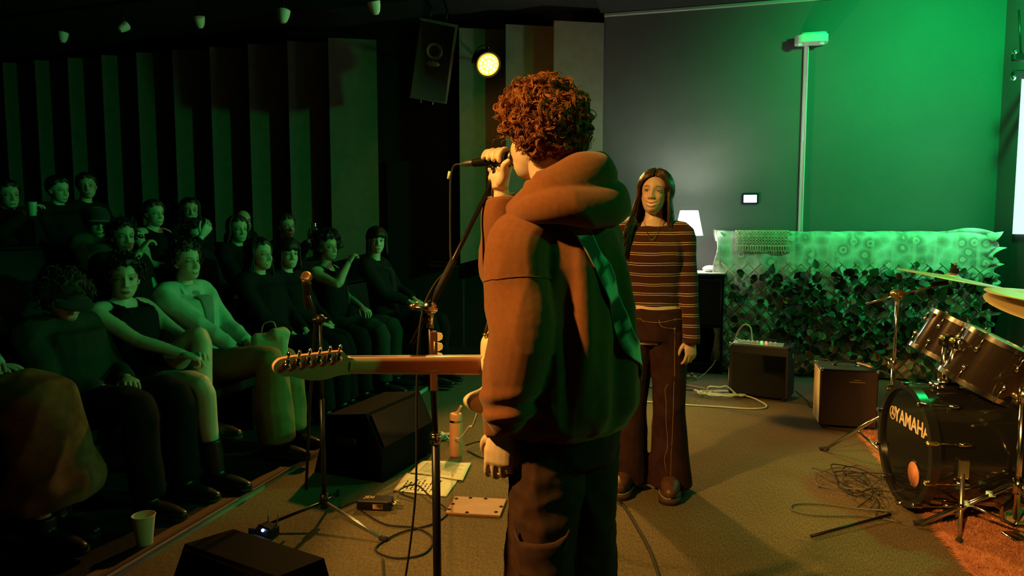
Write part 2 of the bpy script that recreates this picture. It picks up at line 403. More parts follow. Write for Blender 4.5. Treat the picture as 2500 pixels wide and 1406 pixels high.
hard('bezel', box((0, -.012, 0), (.165, .024, .11), .006), mat('navy_bezel', (.006, .008, .03), .35), t)
obj('display', box((0, -.0245, 0), (.128, .003, .078), .001), mat('panel_display', (.6, .7, 1), .4, emit=((.60, .72, 1), 2.0)), t)
t = thing('wall_bracket', 'black jointed clamp on the right wall', 'bracket', (4.15, 5.9, 2.74))
hard('plate', box((.235, 0, .05), (.03, .06, .22), .005), blackmet, t)
hard('clamp', box((.11, 0, .08), (.24, .05, .06), .01), blackmet, t)
hard('lower_clamp', box((.11, 0, -.06), (.22, .06, .07), .012), blackmet, t)
for s in (.12, -.09): obj('knob', ball((.0, -.01, s), .022, 12, 8), chrome, t)
obj('rod', tube([(.06, 0, .1), (.02, 0, .46)], .008, 8), blackmet, t)
Rw = rotz(math.atan2(.968, .25))
t = thing('projection_screen', 'bright white screen in a black frame on the right wall', 'screen', (4.29, 5.58, 2.04))
hard('frame', box((.045, 0, 0), (1.48, .03, 1.56), .008, Rw), blackp, t)
obj('display', box((.02, 0, .02), (1.36, .02, 1.40), .002, Rw), mat('screen_glow', (.8, .9, .9), .5, emit=((.62, 1, .90), 1.25)), t)

# ---------------------------------------------------------------- side cabinet with table lamp
CBX, CBY = 1.86, 6.92
t = thing('side_cabinet', 'black open cabinet under the table lamp', 'cabinet', (CBX, CBY, 0), YAW_ROOM)
wd = mat('black_wood', (.014, .013, .012), .5, nz=(8, (.02, .018, .016)))
for s in (-1, 1): obj('side_panel', box((s * .225, 0, .47), (.025, .42, .94), .003), wd, t)
obj('back_panel', box((0, .20, .47), (.43, .015, .94)), wd, t)
obj('top', box((0, 0, .955), (.50, .45, .03), .004), wd, t)
obj('door', box((0, -.212, .70), (.42, .02, .44), .003), wd, t)
obj('shelf', box((0, 0, .46), (.43, .40, .022), .002), wd, t)
obj('plinth', box((0, 0, .05), (.43, .40, .1), .002), wd, t)
tag(obj('table_runner', box((CBX, CBY, .9765), (.49, .44, .012), .004, rotz(YAW_ROOM)), mat('white_cloth', (.75, .74, .70), .85, bump=(200, .3))), 'white cloth covering the cabinet top under the lamp', 'cloth')
t = thing('table_lamp', 'lit table lamp with white tapered shade and slim brass stem', 'lamp', (CBX - .13, CBY - .08, .983))
hard('base', lathe([(0, 0), (.075, 0), (.078, .012), (.06, .022), (.03, .034), (.022, .055), (.014, .075), (0, .08)], 24), brass, t)
obj('stem', tube([(0, 0, .07), (0, 0, .42)], .0075, 10), brass, t)
obj('socket', lathe([(0, .40), (.017, .40), (.017, .46), (0, .46)], 12), brass, t)
shm = mat('lamp_shade_linen', (.85, .84, .78), .8, emit=((.96, 1, .84), 18))
nt, b = nodes_of(shm); b.inputs['Transmission Weight'].default_value = 0
hard('shade', lathe([(.135, .36), (.085, .60), (.082, .60), (.131, .362)], 28), shm, t)
obj('bulb', ball((0, 0, .49), (.03, .03, .042), 14, 10), mat('bulb', (1, 1, .9), .5, emit=((1, 1, .80), 30)), t)
obj('pull_chain', join(tube([(.035, -.01, .45), (.035, -.01, .25)], .0022, 5), ball((.035, -.01, .245), .008, 8, 6)), brass, t)
l = bpy.data.lights.new('lamp_light', 'POINT'); l.energy = 36; l.color = (.95, 1, .80); l.shadow_soft_size = .03
lo = bpy.data.objects.new('lamp_light', l); COL.objects.link(lo); lo.parent = t; lo.location = (0, 0, .545)
t = thing('cloth_pouch', 'small round white cushion lying next to the lamp base', 'cushion', (CBX + .10, CBY - .04, .983))
obj('cushion', xf(ball((0, 0, .03), (.075, .06, .034), 18, 10), None), MATS['white_cloth'], t)
obj('seam', tube([(.0755 * math.cos(a), .0605 * math.sin(a), .03) for a in np.linspace(0, 2 * PI, 33)], .003, 5), MATS['white_cloth'], t)
# pale globe that shows between the two performers
t = thing('globe_floor_lamp', 'pale unlit globe lamp behind the striped sweater woman', 'floor lamp', (1.00, 5.90, 0))
obj('globe', ball((0, 0, 1.43), .10, 24, 14), mat('opal_glass', (.78, .76, .62), .3), t)
obj('pole', tube([(0, 0, .02), (0, 0, 1.34)], .010, 8), blackmet, t)
hard('base', lathe([(0, 0), (.13, 0), (.13, .012), (.02, .03), (0, .03)], 20), blackmet, t)

# ---------------------------------------------------------------- counter, floral cloth, crocheted throw
LT0 = V3(2.06, 6.83, 0); LLEN = 2.30
def lat(s, off=0, z=0): return LT0 + E2 * s - E1 * off + V3(0, 0, z)   # along the counter front; off towards the camera
t = thing('bar_counter', 'tall bar counter hidden under the floral cloth', 'counter', tuple(lat(LLEN / 2)), YAW_ROOM)
obj('body', box((0, .25, .66), (LLEN - .12, .36, 1.32), .006), blackm, t)
obj('top', box((0, .25, 1.345), (LLEN - .06, .40, .05), .008), wd, t)
cloth = mat('floral_cloth', (.55, .53, .46), .9, spec=.1)
nt, b = nodes_of(cloth)
tc = nt.nodes.new('ShaderNodeTexCoord')
def node(kind, **kw):
    n = nt.nodes.new(kind)
    for k_, v_ in kw.items(): setattr(n, k_, v_)
    return n
L = lambda a, b_: nt.links.new(a, b_)
uvm = node('ShaderNodeMapping'); uvm.inputs['Scale'].default_value = (1, 0, 1); L(tc.outputs['Object'], uvm.inputs[0])
vo = node('ShaderNodeTexVoronoi'); vo.inputs['Scale'].default_value = 9.5; vo.inputs['Randomness'].default_value = .75; L(uvm.outputs[0], vo.inputs['Vector'])
nzw = node('ShaderNodeTexNoise'); nzw.inputs['Scale'].default_value = 34; L(uvm.outputs[0], nzw.inputs['Vector'])
ad = node('ShaderNodeMath', operation='MULTIPLY_ADD'); ad.inputs[1].default_value = .16; L(nzw.outputs[0], ad.inputs[0]); sbn = node('ShaderNodeMath', operation='SUBTRACT'); sbn.inputs[1].default_value = .08; L(vo.outputs['Distance'], sbn.inputs[0]); L(sbn.outputs[0], ad.inputs[2])
rp = node('ShaderNodeValToRGB'); cr = rp.color_ramp; cr.interpolation = 'LINEAR'
for p_, c_ in ((.0, (.26, .22, .18)), (.06, (.56, .42, .36)), (.12, (.30, .27, .23)), (.17, (.68, .65, .57)), (.29, (.72, .69, .61)), (.34, (.32, .32, .27)), (.40, (.38, .38, .32)), (1, (.34, .34, .29))):
    e = cr.elements.new(p_); e.color = (*c_, 1)
cr.elements.remove(cr.elements[0]); L(ad.outputs[0], rp.inputs[0])
# bright woven stripes every 17 cm
sx = node('ShaderNodeSeparateXYZ'); L(tc.outputs['Object'], sx.inputs[0])
m1 = node('ShaderNodeMath', operation='DIVIDE'); m1.inputs[1].default_value = .172; L(sx.outputs['X'], m1.inputs[0])
m2 = node('ShaderNodeMath', operation='FRACT'); L(m1.outputs[0], m2.inputs[0])
m3 = node('ShaderNodeMath', operation='LESS_THAN'); m3.inputs[1].default_value = .17; L(m2.outputs[0], m3.inputs[0])
ng = node('ShaderNodeTexNoise'); ng.inputs['Scale'].default_value = 70; L(tc.outputs['Object'], ng.inputs['Vector'])
mm = node('ShaderNodeMath', operation='MULTIPLY'); L(m3.outputs[0], mm.inputs[0]); L(ng.outputs[0], mm.inputs[1])
mxs = node('ShaderNodeMix', data_type='RGBA'); mxs.inputs[7].default_value = (.80, .78, .70, 1); L(mm.outputs[0], mxs.inputs[0]); L(rp.outputs[0], mxs.inputs[6])
L(mxs.outputs[2], b.inputs['Base Color'])
bp = node('ShaderNodeBump'); bp.inputs['Strength'].default_value = .25; bp.inputs['Distance'].default_value = .004; L(ng.outputs[0], bp.inputs['Height']); L(bp.outputs[0], b.inputs['Normal'])
CL = LLEN + .04
def cloth_fn(u, v):
    # v: 0 back edge of the counter top -> 1 bottom hem at the front
    s = -.02 + CL * u - CL / 2
    prof = [(.47, 1.28), (.46, 1.372), (.40, 1.378), (.10, 1.378), (.035, 1.368), (.0, 1.32), (-.012, 1.15), (-.016, .95), (-.018, .6), (-.02, .02)]
    q = v * (len(prof) - 1); i = min(int(q), len(prof) - 2); w = q - i
    y = prof[i][0] * (1 - w) + prof[i + 1][0] * w; z = prof[i][1] * (1 - w) + prof[i + 1][1] * w
    if y < .04:
        d = min(1, (1.37 - z) * 3)
        y += .010 * d * math.sin(s * 2 * PI / .172 * .5 + .6) + .006 * d * math.sin(s * 31 + z * 3)
    e = max(0, abs(u - .5) * 2 - .90) / .10                   # bunched ends
    if u > .5:
        s += e * (.06 * math.sin(z * 46) * (z > .7) + .05 * (1.38 - z > .02)) - e * .03; y += e * .03 * math.cos(z * 60); z += .018 * e * (1 if z > 1.36 else 0) * math.sin(u * 320)
    else:
        s -= e * (.03 + .02 * math.sin(z * 14)); y += e * .03 * math.sin(z * 9); z += .02 * e * (z > 1.36)
    z += .004 * math.sin(s * 22) * (z > 1.35)
    return (s, y, z)
t = thing('floral_cloth', 'floral patterned cloth with woven stripes draped over the counter', 'cloth', tuple(lat(LLEN / 2, .03)), YAW_ROOM)
obj('drape', sheet(cloth_fn, 220, 46, .004), cloth, t)
# gathered, ruffled ends
def ruffle(x0, sgn, z0, z1, ln, nf):
    def fn(u, v):
        z = z0 + (z1 - z0) * v; w = math.sin(v * nf * 2 * PI) + .5 * math.sin(v * nf * 3.7 * PI + 1)
        return (x0 + sgn * ln * u * (.72 + .30 * math.sin(v * nf * 2 * PI + .8) + .12 * math.sin(v * 41)), .01 + .035 * u * w, z + .02 * u * math.sin(v * nf * 2 * PI + 2))
    return sheet(fn, 9, 70, .003)
obj('gathered_end', ruffle(LLEN / 2 - .04, 1, .62, 1.365, .15, 5), cloth, t)
obj('gathered_end', ruffle(-LLEN / 2 + .03, -1, .98, 1.36, .06, 3), cloth, t)
obj('bunched_fold', tube([(LLEN / 2 - .35, .06, 1.375), (LLEN / 2 - .20, .05, 1.392), (LLEN / 2 - .08, .05, 1.385), (LLEN / 2 + .03, .04, 1.365)], [.008, .022, .024, .012], 10, 4), cloth, t)

# crocheted throw with loop fringe
yarn = mat('cream_yarn', (.74, .67, .48), .9, bump=(500, .4))
t = thing('crochet_throw', 'cream crocheted net throw with looped fringe on the counter', 'throw', tuple(lat(.0, .03)), YAW_ROOM)
def on_cloth(s, q):                                           # q: distance down over the counter edge, negative on the top
    if q < 0: return V3(s, .02 - q, 1.388)
    if q < .05: a = q / .05 * PI / 2; return V3(s, -.012 + .032 * (1 - math.sin(a)) - .008 * math.sin(a), 1.345 + .043 * math.cos(a))
    return V3(s, -.026, 1.345 - (q - .05))
S0, S1, Q0, Q1 = .12, .60, -.06, .15
cords = []; stp = .0285
def diag(s_start, sg):
    pts = []; q = Q0
    while q <= Q1 + 1e-6:
        s = s_start + sg * (q - Q0)
        if S0 - .006 <= s <= S1 + .006: pts.append(on_cloth(s, q) + V3(0, -.004 * math.sin(q * 220), 0))
        q += .012
    return pts
for sg in (1, -1):
    s = S0 - (Q1 - Q0) if sg > 0 else S0
    while s < S1 + (0 if sg > 0 else (Q1 - Q0)):
        p = diag(s, sg)
        if len(p) > 1: cords.append(tube(p, .0046, 5, cap=True))
        s += stp
obj('net', join(*cords), yarn, t)
for q, nm in ((Q0, 'edge_cord'), (Q1, 'edge_cord')):
    obj(nm, tube([on_cloth(s, q) for s in np.linspace(S0, S1, 20)], .006, 6), yarn, t)
for q in np.linspace(S0 + .01, S1 + .012, 22):
    h = .052 + .012 * random.random()
    pts = [on_cloth(q - .008, Q1), on_cloth(q - .012, Q1 + h * .6), on_cloth(q, Q1 + h), on_cloth(q + .012, Q1 + h * .6), on_cloth(q + .008, Q1)]
    obj('fringe_loop', tube([p + V3(0, -.003 - .004 * random.random(), 0) for p in pts], .0038, 5, 3), yarn, t)

# ---------------------------------------------------------------- willow trellis with artificial leaves
bamboo = mat('willow_slat', (.34, .21, .10), .55, nz=(30, (.22, .13, .06)))
t = thing('leaf_trellis', 'expanding willow trellis covered with artificial ivy leaves', 'trellis', tuple(lat(LLEN / 2, .09)), YAW_ROOM)
TH = 1.075; pitch = .119
def slat(c, sg, off):
    # line s = c + sg*z, clipped to the panel
    z0, z1 = .03, TH; lo, hi = -LLEN / 2 - .02, LLEN / 2 - .02
    if sg > 0: z0 = max(z0, lo - c); z1 = min(z1, hi - c)
    else: z0 = max(z0, c - hi); z1 = min(z1, c - lo)
    if z1 - z0 < .05: return
    if z1 == TH: z1 += random.uniform(0, .03)
    a = V3(c + sg * z0, off, z0); b_ = V3(c + sg * z1, off, z1)
    obj('slat', tube([a, (a + b_) / 2 + V3(.003, -.004, 0), b_], .0062, 6, 2, flat=.8), bamboo, t)
c = -LLEN / 2 - TH
while c < LLEN / 2: slat(c, 1, 0); c += pitch
c = -LLEN / 2
while c < LLEN / 2 + TH: slat(c, -1, -.011); c += pitch
leafm = []
for i, (a_, b_) in enumerate((((.018, .048, .018), (.028, .062, .022)), ((.032, .064, .024), (.019, .048, .016)), ((.010, .026, .010), (.018, .038, .015)), ((.28, .13, .065), (.36, .20, .10)))):
    leafm.append(mat('ivy_leaf_%d' % i, a_, .5, nz=(25, b_)))
def leaf_geo(k):
    n = 7; w = (.034, .042, .030)[k]; ln = (.080, .074, .088)[k]; v = []; f = []
    for i in range(n):
        q = i / (n - 1); hw = w * math.sin(PI * min(1, q * .93 + .09)) ** .8 * (1.15 - .55 * q)
        bend = -.012 * q * q * 2
        v += [(-hw, q * ln, bend + .007), (0, q * ln, bend), (hw, q * ln, bend + .007)]
    for i in range(n - 1):
        for j in (0, 1): a = i * 3 + j; f.append((a, a + 1, a + 4, a + 3))
    return np.array(v), f
lmesh = {(k, m_): meshdata('leaf', leaf_geo(k), leafm[m_]) for k in range(3) for m_ in range(4)}
rest = []; lcount = []
for i in range(680):
    s = random.uniform(-LLEN / 2, LLEN / 2); z = .05 + 1.0 * random.random() ** .9
    if s < -LLEN / 2 + .55 and random.random() < (.72 - .5 * (s + LLEN / 2) / .55): continue    # sparse at the lamp end
    if z > .98 and random.random() < .5: continue
    m_ = random.choices((0, 1, 2, 3), (5, 3, 5, 2.4 if z < .8 else .3))[0]; k = random.randrange(3); sc = random.uniform(.75, 1.25)
    Rm = rotx(R(random.uniform(50, 120))) ; Rm = roty(random.uniform(-1.2, 1.2) + (PI if random.random() < .62 else 0)) @ Rm; Rm = rotz(random.uniform(-.6, .6)) @ Rm
    loc = V3(s, -.02 - .05 * random.random(), z)
    if sum(1 for _ in lcount) < 300:
        lcount.append(1); o = obj('leaf', lmesh[k, m_], None, t)
        M4 = Matrix([list(r_) for r_ in Rm]).to_4x4(); o.matrix_local = Matrix.Translation(loc) @ M4 @ Matrix.Scale(sc, 4)
    else: rest.append((xf((leaf_geo(k)[0] * sc, leaf_geo(k)[1]), Rm, loc), m_))
for m_ in range(4):
    gs = [g for g, q in rest if q == m_]
    if gs: obj('leaves', join(*gs), leafm[m_], t)['kind'] = 'stuff'
vn = []
for i in range(14):
    s = random.uniform(-LLEN / 2 + .1, LLEN / 2 - .1); z = random.uniform(.15, .95); pts = []
    for j in range(8): pts.append((s, -.022 - .01 * math.sin(j), z)); s += random.uniform(-.05, .13); z = min(1.0, max(.06, z + random.uniform(-.1, .1))); s = min(s, LLEN / 2 - .05)
    vn.append(tube(pts, .0022, 5, 3))
obj('vine_stems', join(*vn), leafm[2], t)

# ================================================================ AMPLIFIERS, DRUM KIT, FLOOR THINGS
def cord(pts, r=.004, k=6, n=7): return tube(pts, r, n, k)
# large combo amplifier
AX, AY = 2.03, 5.72; ayaw = math.atan2(-.52, .86)
t = thing('guitar_amplifier', 'large black combo amplifier with silver knob panel on top', 'amplifier', (2.10, 5.78, 0), ayaw)
hard('cabinet', box((0, 0, .235), (.48, .26, .43), .012), tolex, t)
obj('speaker_grille', box((0, -.132, .205), (.43, .008, .34), .003), mat('black_grille_cloth', (.010, .010, .010), .8, bump=(500, .5)), t)
hard('control_panel', box((-.02, -.075, .455), (.40, .085, .012), .003, rotx(R(14))), mat('silver_panel', (.60, .62, .60), .35, .7), t)
for i in range(9):
    o = hard('knob', lathe([(0, .018), (.009, .018), (.011, 0), (.0, 0)], 12, rotx(R(14)), (-.17 + i * .036, -.082, .462)), whitep if i not in (5, 6) else mat('amp_lamp_%d' % i, (.2, .9, .2) if i == 5 else (.9, .3, .2), .4, emit=(((.3, 1, .2) if i == 5 else (1, .35, .2)), .7)), t)
obj('rear_vent', box((.02, .05, .453), (.36, .07, .006), .002), blackp, t)
obj('handle', tube([(-.10, .03, .452), (-.09, .03, .475), (0, .03, .485), (.10, .03, .475), (.11, .03, .452)], .010, 8, 4, flat=.5), rubber, t)
for sx_ in (-1, 1):
    for sy_ in (-1, 1):
        obj('corner_guard', ball((sx_ * .232, sy_ * .122, .442), .018, 10, 6), chrome if sx_ < 0 else blackmet, t)
        obj('foot', lathe([(0, 0), (.018, 0), (.018, .022), (0, .022)], 12, None, (sx_ * .2, sy_ * .1, 0)), rubber, t)
obj('sticker', box((.2415, .02, .36), (.003, .055, .035), .001), mat('pale_green_sticker', (.45, .75, .60), .6), t)
tag(obj('strap_bundle', join(tube([(2.07, 5.80, .474), (2.15, 5.77, .478), (2.24, 5.72, .474), (2.28, 5.70, .470)], .006, 6, 4, flat=.4), tube([(2.10, 5.84, .470), (2.18, 5.78, .482), (2.25, 5.78, .476)], .005, 6, 4, flat=.4)), rubber), 'black strap lying on top of the large amplifier', 'strap')
# pale instrument cable: arch out of the amp, coil on the floor, run to the left
cablem = mat('pale_cable', (.62, .70, .60), .5)
co = [(2.02, 5.80, .47), (2.0, 5.79, .58), (1.955, 5.82, .60), (1.91, 5.86, .52), (1.90, 5.90, .40), (1.86, 5.88, .2), (1.85, 5.80, .05), (1.88, 5.74, .012)]
for i in range(46):
    a = 2.4 - i * .42; rr = .16 + .035 * math.sin(i * 1.9); co.append((1.76 + rr * 1.15 * math.cos(a), 5.78 + rr * .72 * math.sin(a), .012 + .03 * (i % 15) / 15 + (.07 if i in (9, 10, 11) else 0)))
co += [(1.93, 5.72, .02), (2.02, 5.55, .008), (2.0, 5.38, .008), (1.85, 5.33, .008), (1.6, 5.40, .008), (1.3, 5.48, .008), (.9, 5.62, .008), (.5, 5.68, .008), (.1, 5.6, .008)]
tag(obj('instrument_cable', cord(co, .0062, 5), cablem), 'pale green cable coiled on the floor before the large amplifier', 'cable')

# small combo amplifier seen from its corner
syaw = R(-16)
t = thing('small_amplifier', 'small dark maroon amplifier with cream side next to the bass drum', 'amplifier', (2.395, 4.93, 0), syaw)
maroon = mat('maroon_tolex', (.020, .006, .006), .5, bump=(400, .3)); cream = mat('cream_panel', (.85, .72, .50), .7, bump=(300, .2))
hard('cabinet', box((0, 0, .22), (.37, .30, .40), .008), maroon, t)
obj('side_panel', box((-.187, .0, .22), (.006, .275, .375), .002), cream, t)
obj('top_cover', box((0, 0, .423), (.375, .305, .008), .003), mat('green_black_vinyl', (.03, .04, .034), .45), t)
for sx_ in (-1, 1):
    for sy_ in (-1, 1):
        obj('corner_cap', ball((sx_ * .178, sy_ * .142, .418), .014, 10, 6), chrome, t)
        obj('foot', lathe([(0, 0), (.018, 0), (.02, .022), (0, .022)], 12, None, (sx_ * .15, sy_ * .12, 0)), rubber, t)
obj('handle', tube([(-.07, .0, .428), (-.06, .0, .45), (.0, .0, .456), (.06, .0, .45), (.07, .0, .428)], .011, 8, 4, flat=.45), rubber, t)
for s in (-.075, .075): obj('handle_bracket', box((s, 0, .43), (.03, .028, .012), .004), chrome, t)
obj('badge', join(box((.05, -.1515, .355), (.045, .002, .006)), box((.05, -.1515, .34), (.10, .002, .007))), mat('dull_gold_print', (.35, .26, .16), .6), t)
tag(obj('yellow_strap', tube([(2.50, 4.97, .437), (2.505, 4.92, .440), (2.515, 4.86, .440), (2.52, 4.82, .437)], .014, 8, 3, flat=.5), mat('braided_yellow', (.75, .55, .18), .8, bump=(120, .9))), 'braided yellow strap on the small amplifier top', 'strap')

# ---------------------------------------------------------------- rug with shag pile
RUGV = [V3(1.80, 2.45, 0), V3(2.40, 4.75, 0), V3(3.80, 4.40, 0), V3(3.2, 2.10, 0)]
t = thing('shag_rug', 'rusty brown shag rug under the drum kit', 'rug', (0, 0, 0))
rugm = mat('rust_shag', (.62, .27, .16), .95, nz=(22, (.46, .18, .105)), spec=.05)
obj('backing', (np.array([v for v in RUGV] + [v + V3(0, 0, .012) for v in RUGV]), [(0, 1, 2, 3), (7, 6, 5, 4), (0, 4, 5, 1), (1, 5, 6, 2), (2, 6, 7, 3), (3, 7, 4, 0)]), rugm, t, False)
NB = 42000
uu = rng.random(NB); vv = rng.random(NB); vv[:2500] = 0.0 + rng.random(2500) * .006
base = (np.outer((1 - uu) * (1 - vv), RUGV[0]) + np.outer(uu * (1 - vv), RUGV[1]) + np.outer(uu * vv, RUGV[2]) + np.outer((1 - uu) * vv, RUGV[3]))
ang = rng.random(NB) * 2 * PI; ln = .014 + .012 * rng.random(NB); d = np.stack([np.cos(ang), np.sin(ang), np.zeros(NB)], 1)
bend = d * (ln * .9)[:, None]; bend[:2500] += V3(-.02, .003, 0)
wv = np.stack([-np.sin(ang), np.cos(ang), np.zeros(NB)], 1) * .0022
p0 = base - wv + V3(0, 0, .010); p1 = base + wv + V3(0, 0, .010); p2 = base + bend + V3(0, 0, 1) * (.010 + ln * .8)[:, None]; p2[:2500, 2] = .008
tri = np.stack([p0, p1, p2], 1).reshape(-1, 3)
po = obj('pile', (tri, np.arange(NB * 3).reshape(-1, 3).tolist()), rugm, t, False); po['kind'] = 'stuff'

# ---------------------------------------------------------------- drum kit
spark = mat('sparkle_shell', (.035, .022, .018), .18, .4, coat=.6)
nt, b = nodes_of(spark); n_ = nt.nodes.new('ShaderNodeTexVoronoi'); n_.inputs['Scale'].default_value = 900
tc = nt.nodes.new('ShaderNodeTexCoord'); nt.links.new(tc.outputs['Object'], n_.inputs['Vector'])
r_ = nt.nodes.new('ShaderNodeValToRGB'); r_.color_ramp.elements[0].color = (.30, .19, .12, 1); r_.color_ramp.elements[0].position = .10; r_.color_ramp.elements[1].color = (.022, .015, .013, 1); r_.color_ramp.elements[1].position = .26
nt.links.new(n_.outputs['Distance'], r_.inputs[0]); nt.links.new(r_.outputs[0], b.inputs['Base Color'])
gloss = mat('gloss_black', (.008, .008, .008), .12, coat=.5)
headm = mat('coated_drum_head', (.60, .61, .56), .45, nz=(30, (.52, .53, .48)))
hoopm = mat('black_hoop', (.010, .010, .010), .25, coat=.3)
def ring(r0, r1, z0, z1, n=48): return lathe([(r0, z0), (r1, z0), (r1, z1), (r0, z1), (r0, z0)], n)
DX = unit(V3(.993, -.12, 0)); DC = V3(1.95, 3.40, .335)               # bass drum axis runs from the front head to the drummer
t = thing('bass_drum', 'glossy black bass drum with lettered front head', 'drum', (DC[0], DC[1], 0))
B = basis(DX, V3(0, 0, -1)); c0 = V3(0, 0, DC[2])
RB = .285
hard('shell', xf(lathe([(RB, .02), (RB, .42), (RB - .01, .42), (RB - .01, .02), (RB, .02)], 56), B, c0), gloss, t)
for z in (.0, .405): hard('hoop', xf(ring(RB - .012, RB + .022, z, z + .042, 56), B, c0), hoopm, t)
hd = hard('front_head', xf(lathe([(.0, .016), (.075, .016), (.278, .016), (.278, .019), (.0, .019)], 48), B, c0), mat('black_drum_head', (.006, .006, .006), .10, spec=.3), t)
obj('rear_head', xf(lathe([(0, .42), (.278, .42), (.278, .424), (0, .424)], 48), B, c0), headm, t)
# lettering in the plane of the front head: local x along the head, y up, facing the audience
Bt = np.stack([unit(np.cross(V3(0, 0, 1), -DX)), V3(0, 0, 1), -DX], 1)
gold = mat('logo_print', (.80, .66, .48), .5)
tx = text_geo('YAMAHA', .100, .0006, .0016, .92)
obj('lettering', xf(tx, Bt, c0 + Bt @ V3(.05, .115, -.0145)), gold, hd, False)
lc = V3(-.165, .115, -.0145)
lg = [xf(ring(.030, .0345, -.0006, .0006, 36), Bt, c0 + Bt @ lc)]
for i in range(3):
    a = PI / 2 + i * 2 * PI / 3; Rr = rotz(a)
    for s in (-1, 1): lg.append(xf(box((.017, s * .0046, 0), (.020, .0026, .0012)), Bt @ Rr, c0 + Bt @ lc))
    lg.append(xf(box((.0045, 0, 0), (.009, .0026, .0012)), Bt @ Rr, c0 + Bt @ lc)); lg.append(xf(box((.0065, 0, 0), (.0028, .0115, .0012)), Bt @ Rr, c0 + Bt @ lc))
obj('emblem', join(*lg), gold, hd, False)
# port hole showing the lit rug colour inside
obj('port_ring', xf(ring(.060, .068, -.001, .001, 36), Bt, c0 + Bt @ V3(.10, -.12, -.0145)), hoopm, hd)
obj('port_opening', xf(lathe([(0, -.0008), (.060, -.0008), (.060, .0008), (0, .0008)], 32), Bt, c0 + Bt @ V3(.10, -.12, -.0145)), rugm, hd)
for i in range(10):
    a = 2 * PI * i / 10 + .3; rad = V3(0, 0, 1) * math.sin(a) + unit(np.cross(DX, V3(0, 0, 1))) * math.cos(a)
    lug = obj('tension_rod', tube([c0 + rad * (RB + .02) - DX * .012, c0 + rad * (RB + .02) + DX * .13], .0035, 6), chrome, t)
    obj('claw', box(c0 + rad * (RB + .018) + DX * .006, (.022, .022, .05), .005, basis(DX, rad)), chrome if i % 3 else brass, lug)
    obj('lug', tube([c0 + rad * (RB + .012) + DX * .12, c0 + rad * (RB + .012) + DX * .175], .011, 8), chrome, lug)
for s in (-1, 1):
    side = unit(np.cross(DX, V3(0, 0, 1))) * s
    a_ = c0 + side * (RB + .01) + DX * .14 + V3(0, 0, -.02)
    sp = hard('spur_bracket', box(a_, (.05, .03, .09), .006, basis(V3(0, 0, 1), DX)), chrome, t)
    e_ = a_ + side * .10 - DX * .05; e_[2] = .02
    obj('spur', tube([a_, a_ * .45 + e_ * .55, e_], [.010, .010, .008], 8), steel, t)
    obj('spur_collar', tube([a_ * .5 + e_ * .5, a_ * .42 + e_ * .58], .014, 10), chrome, t)
    obj('spur_foot', ball(e_, .016, 10, 6), rubber, t)
# double tom holder on top of the shell
th = c0 + V3(0, 0, RB) + DX * .18
obj('tom_mount', join(box(th + V3(0, 0, .015), (.11, .09, .04), .012, rotz(-.12)), tube([th, th + V3(0, 0, .05)], .03, 14)), chrome, t)

def tom(name, label, top, axis, rad, dep):
    t_ = thing(name, label, 'drum', tuple(top - axis * dep))
    B_ = basis(axis, V3(.3, 1, 0)); o = V3(0, 0, 0)
    hard('shell', xf(lathe([(rad, .012), (rad, dep - .012), (rad - .008, dep - .012), (rad - .008, .012), (rad, .012)], 40), B_), spark, t_)
    for z in (0, dep - .022):
        hard('hoop', xf(ring(rad - .002, rad + .012, z, z + .024, 40), B_), chrome, t_)
    obj('batter_head', xf(lathe([(0, dep - .006), (rad - .002, dep - .006), (rad - .002, dep - .004), (0, dep - .004)], 40), B_), headm, t_)
    rh = obj('resonant_head', xf(lathe([(0, .004), (rad - .002, .004), (rad - .002, .006), (0, .006)], 40), B_), MATS['black_drum_head'], t_)
    if rad > .14: obj('lettering', xf(text_geo('YAMAHA', .06, .0005, .0012, .92), B_ @ np.diag([1, -1, -1.])  , B_ @ V3(0, 0, .0034)), headm, rh, False)
    for i in range(6):
        a = 2 * PI * i / 6 + .25; q = B_ @ V3(math.cos(a), math.sin(a), 0)
        rod = obj('tension_rod', join(tube([q * (rad + .010) + axis * (-.006), q * (rad + .010) + axis * (dep * .36)], .0030, 6), tube([q * (rad + .010) + axis * (dep * .64), q * (rad + .010) + axis * (dep + .006)], .0030, 6)), chrome, t_)
        for z in (.30, .70): obj('lug', tube([q * (rad + .004) + axis * (dep * z - .016), q * (rad + .011) + axis * (dep * z - .012), q * (rad + .011) + axis * (dep * z + .012), q * (rad + .004) + axis * (dep * z + .016)], [.006, .009, .009, .006], 8), chrome, rod)
        obj('rod_head', tube([q * (rad + .010) + axis * (dep + .004), q * (rad + .010) + axis * (dep + .016)], .005, 6), chrome, rod)
    return t_, B_
ax1 = unit(V3(.42, -.16, .89)); ax2 = unit(V3(.40, -.20, .89))
T1 = V3(2.43, 3.74, .905); T2 = V3(2.36, 3.30, .865)
t1, _ = tom('rack_tom', 'sparkling brown rack tom farther from the camera', T1, ax1, .145, .235)
t2, _ = tom('rack_tom', 'sparkling brown rack tom nearest the camera', T2, ax2, .165, .26)
hp = thing('tom_holder', 'chrome double tom holder rising from the bass drum', 'drum hardware', tuple(th + V3(DC[0], DC[1], 0)))
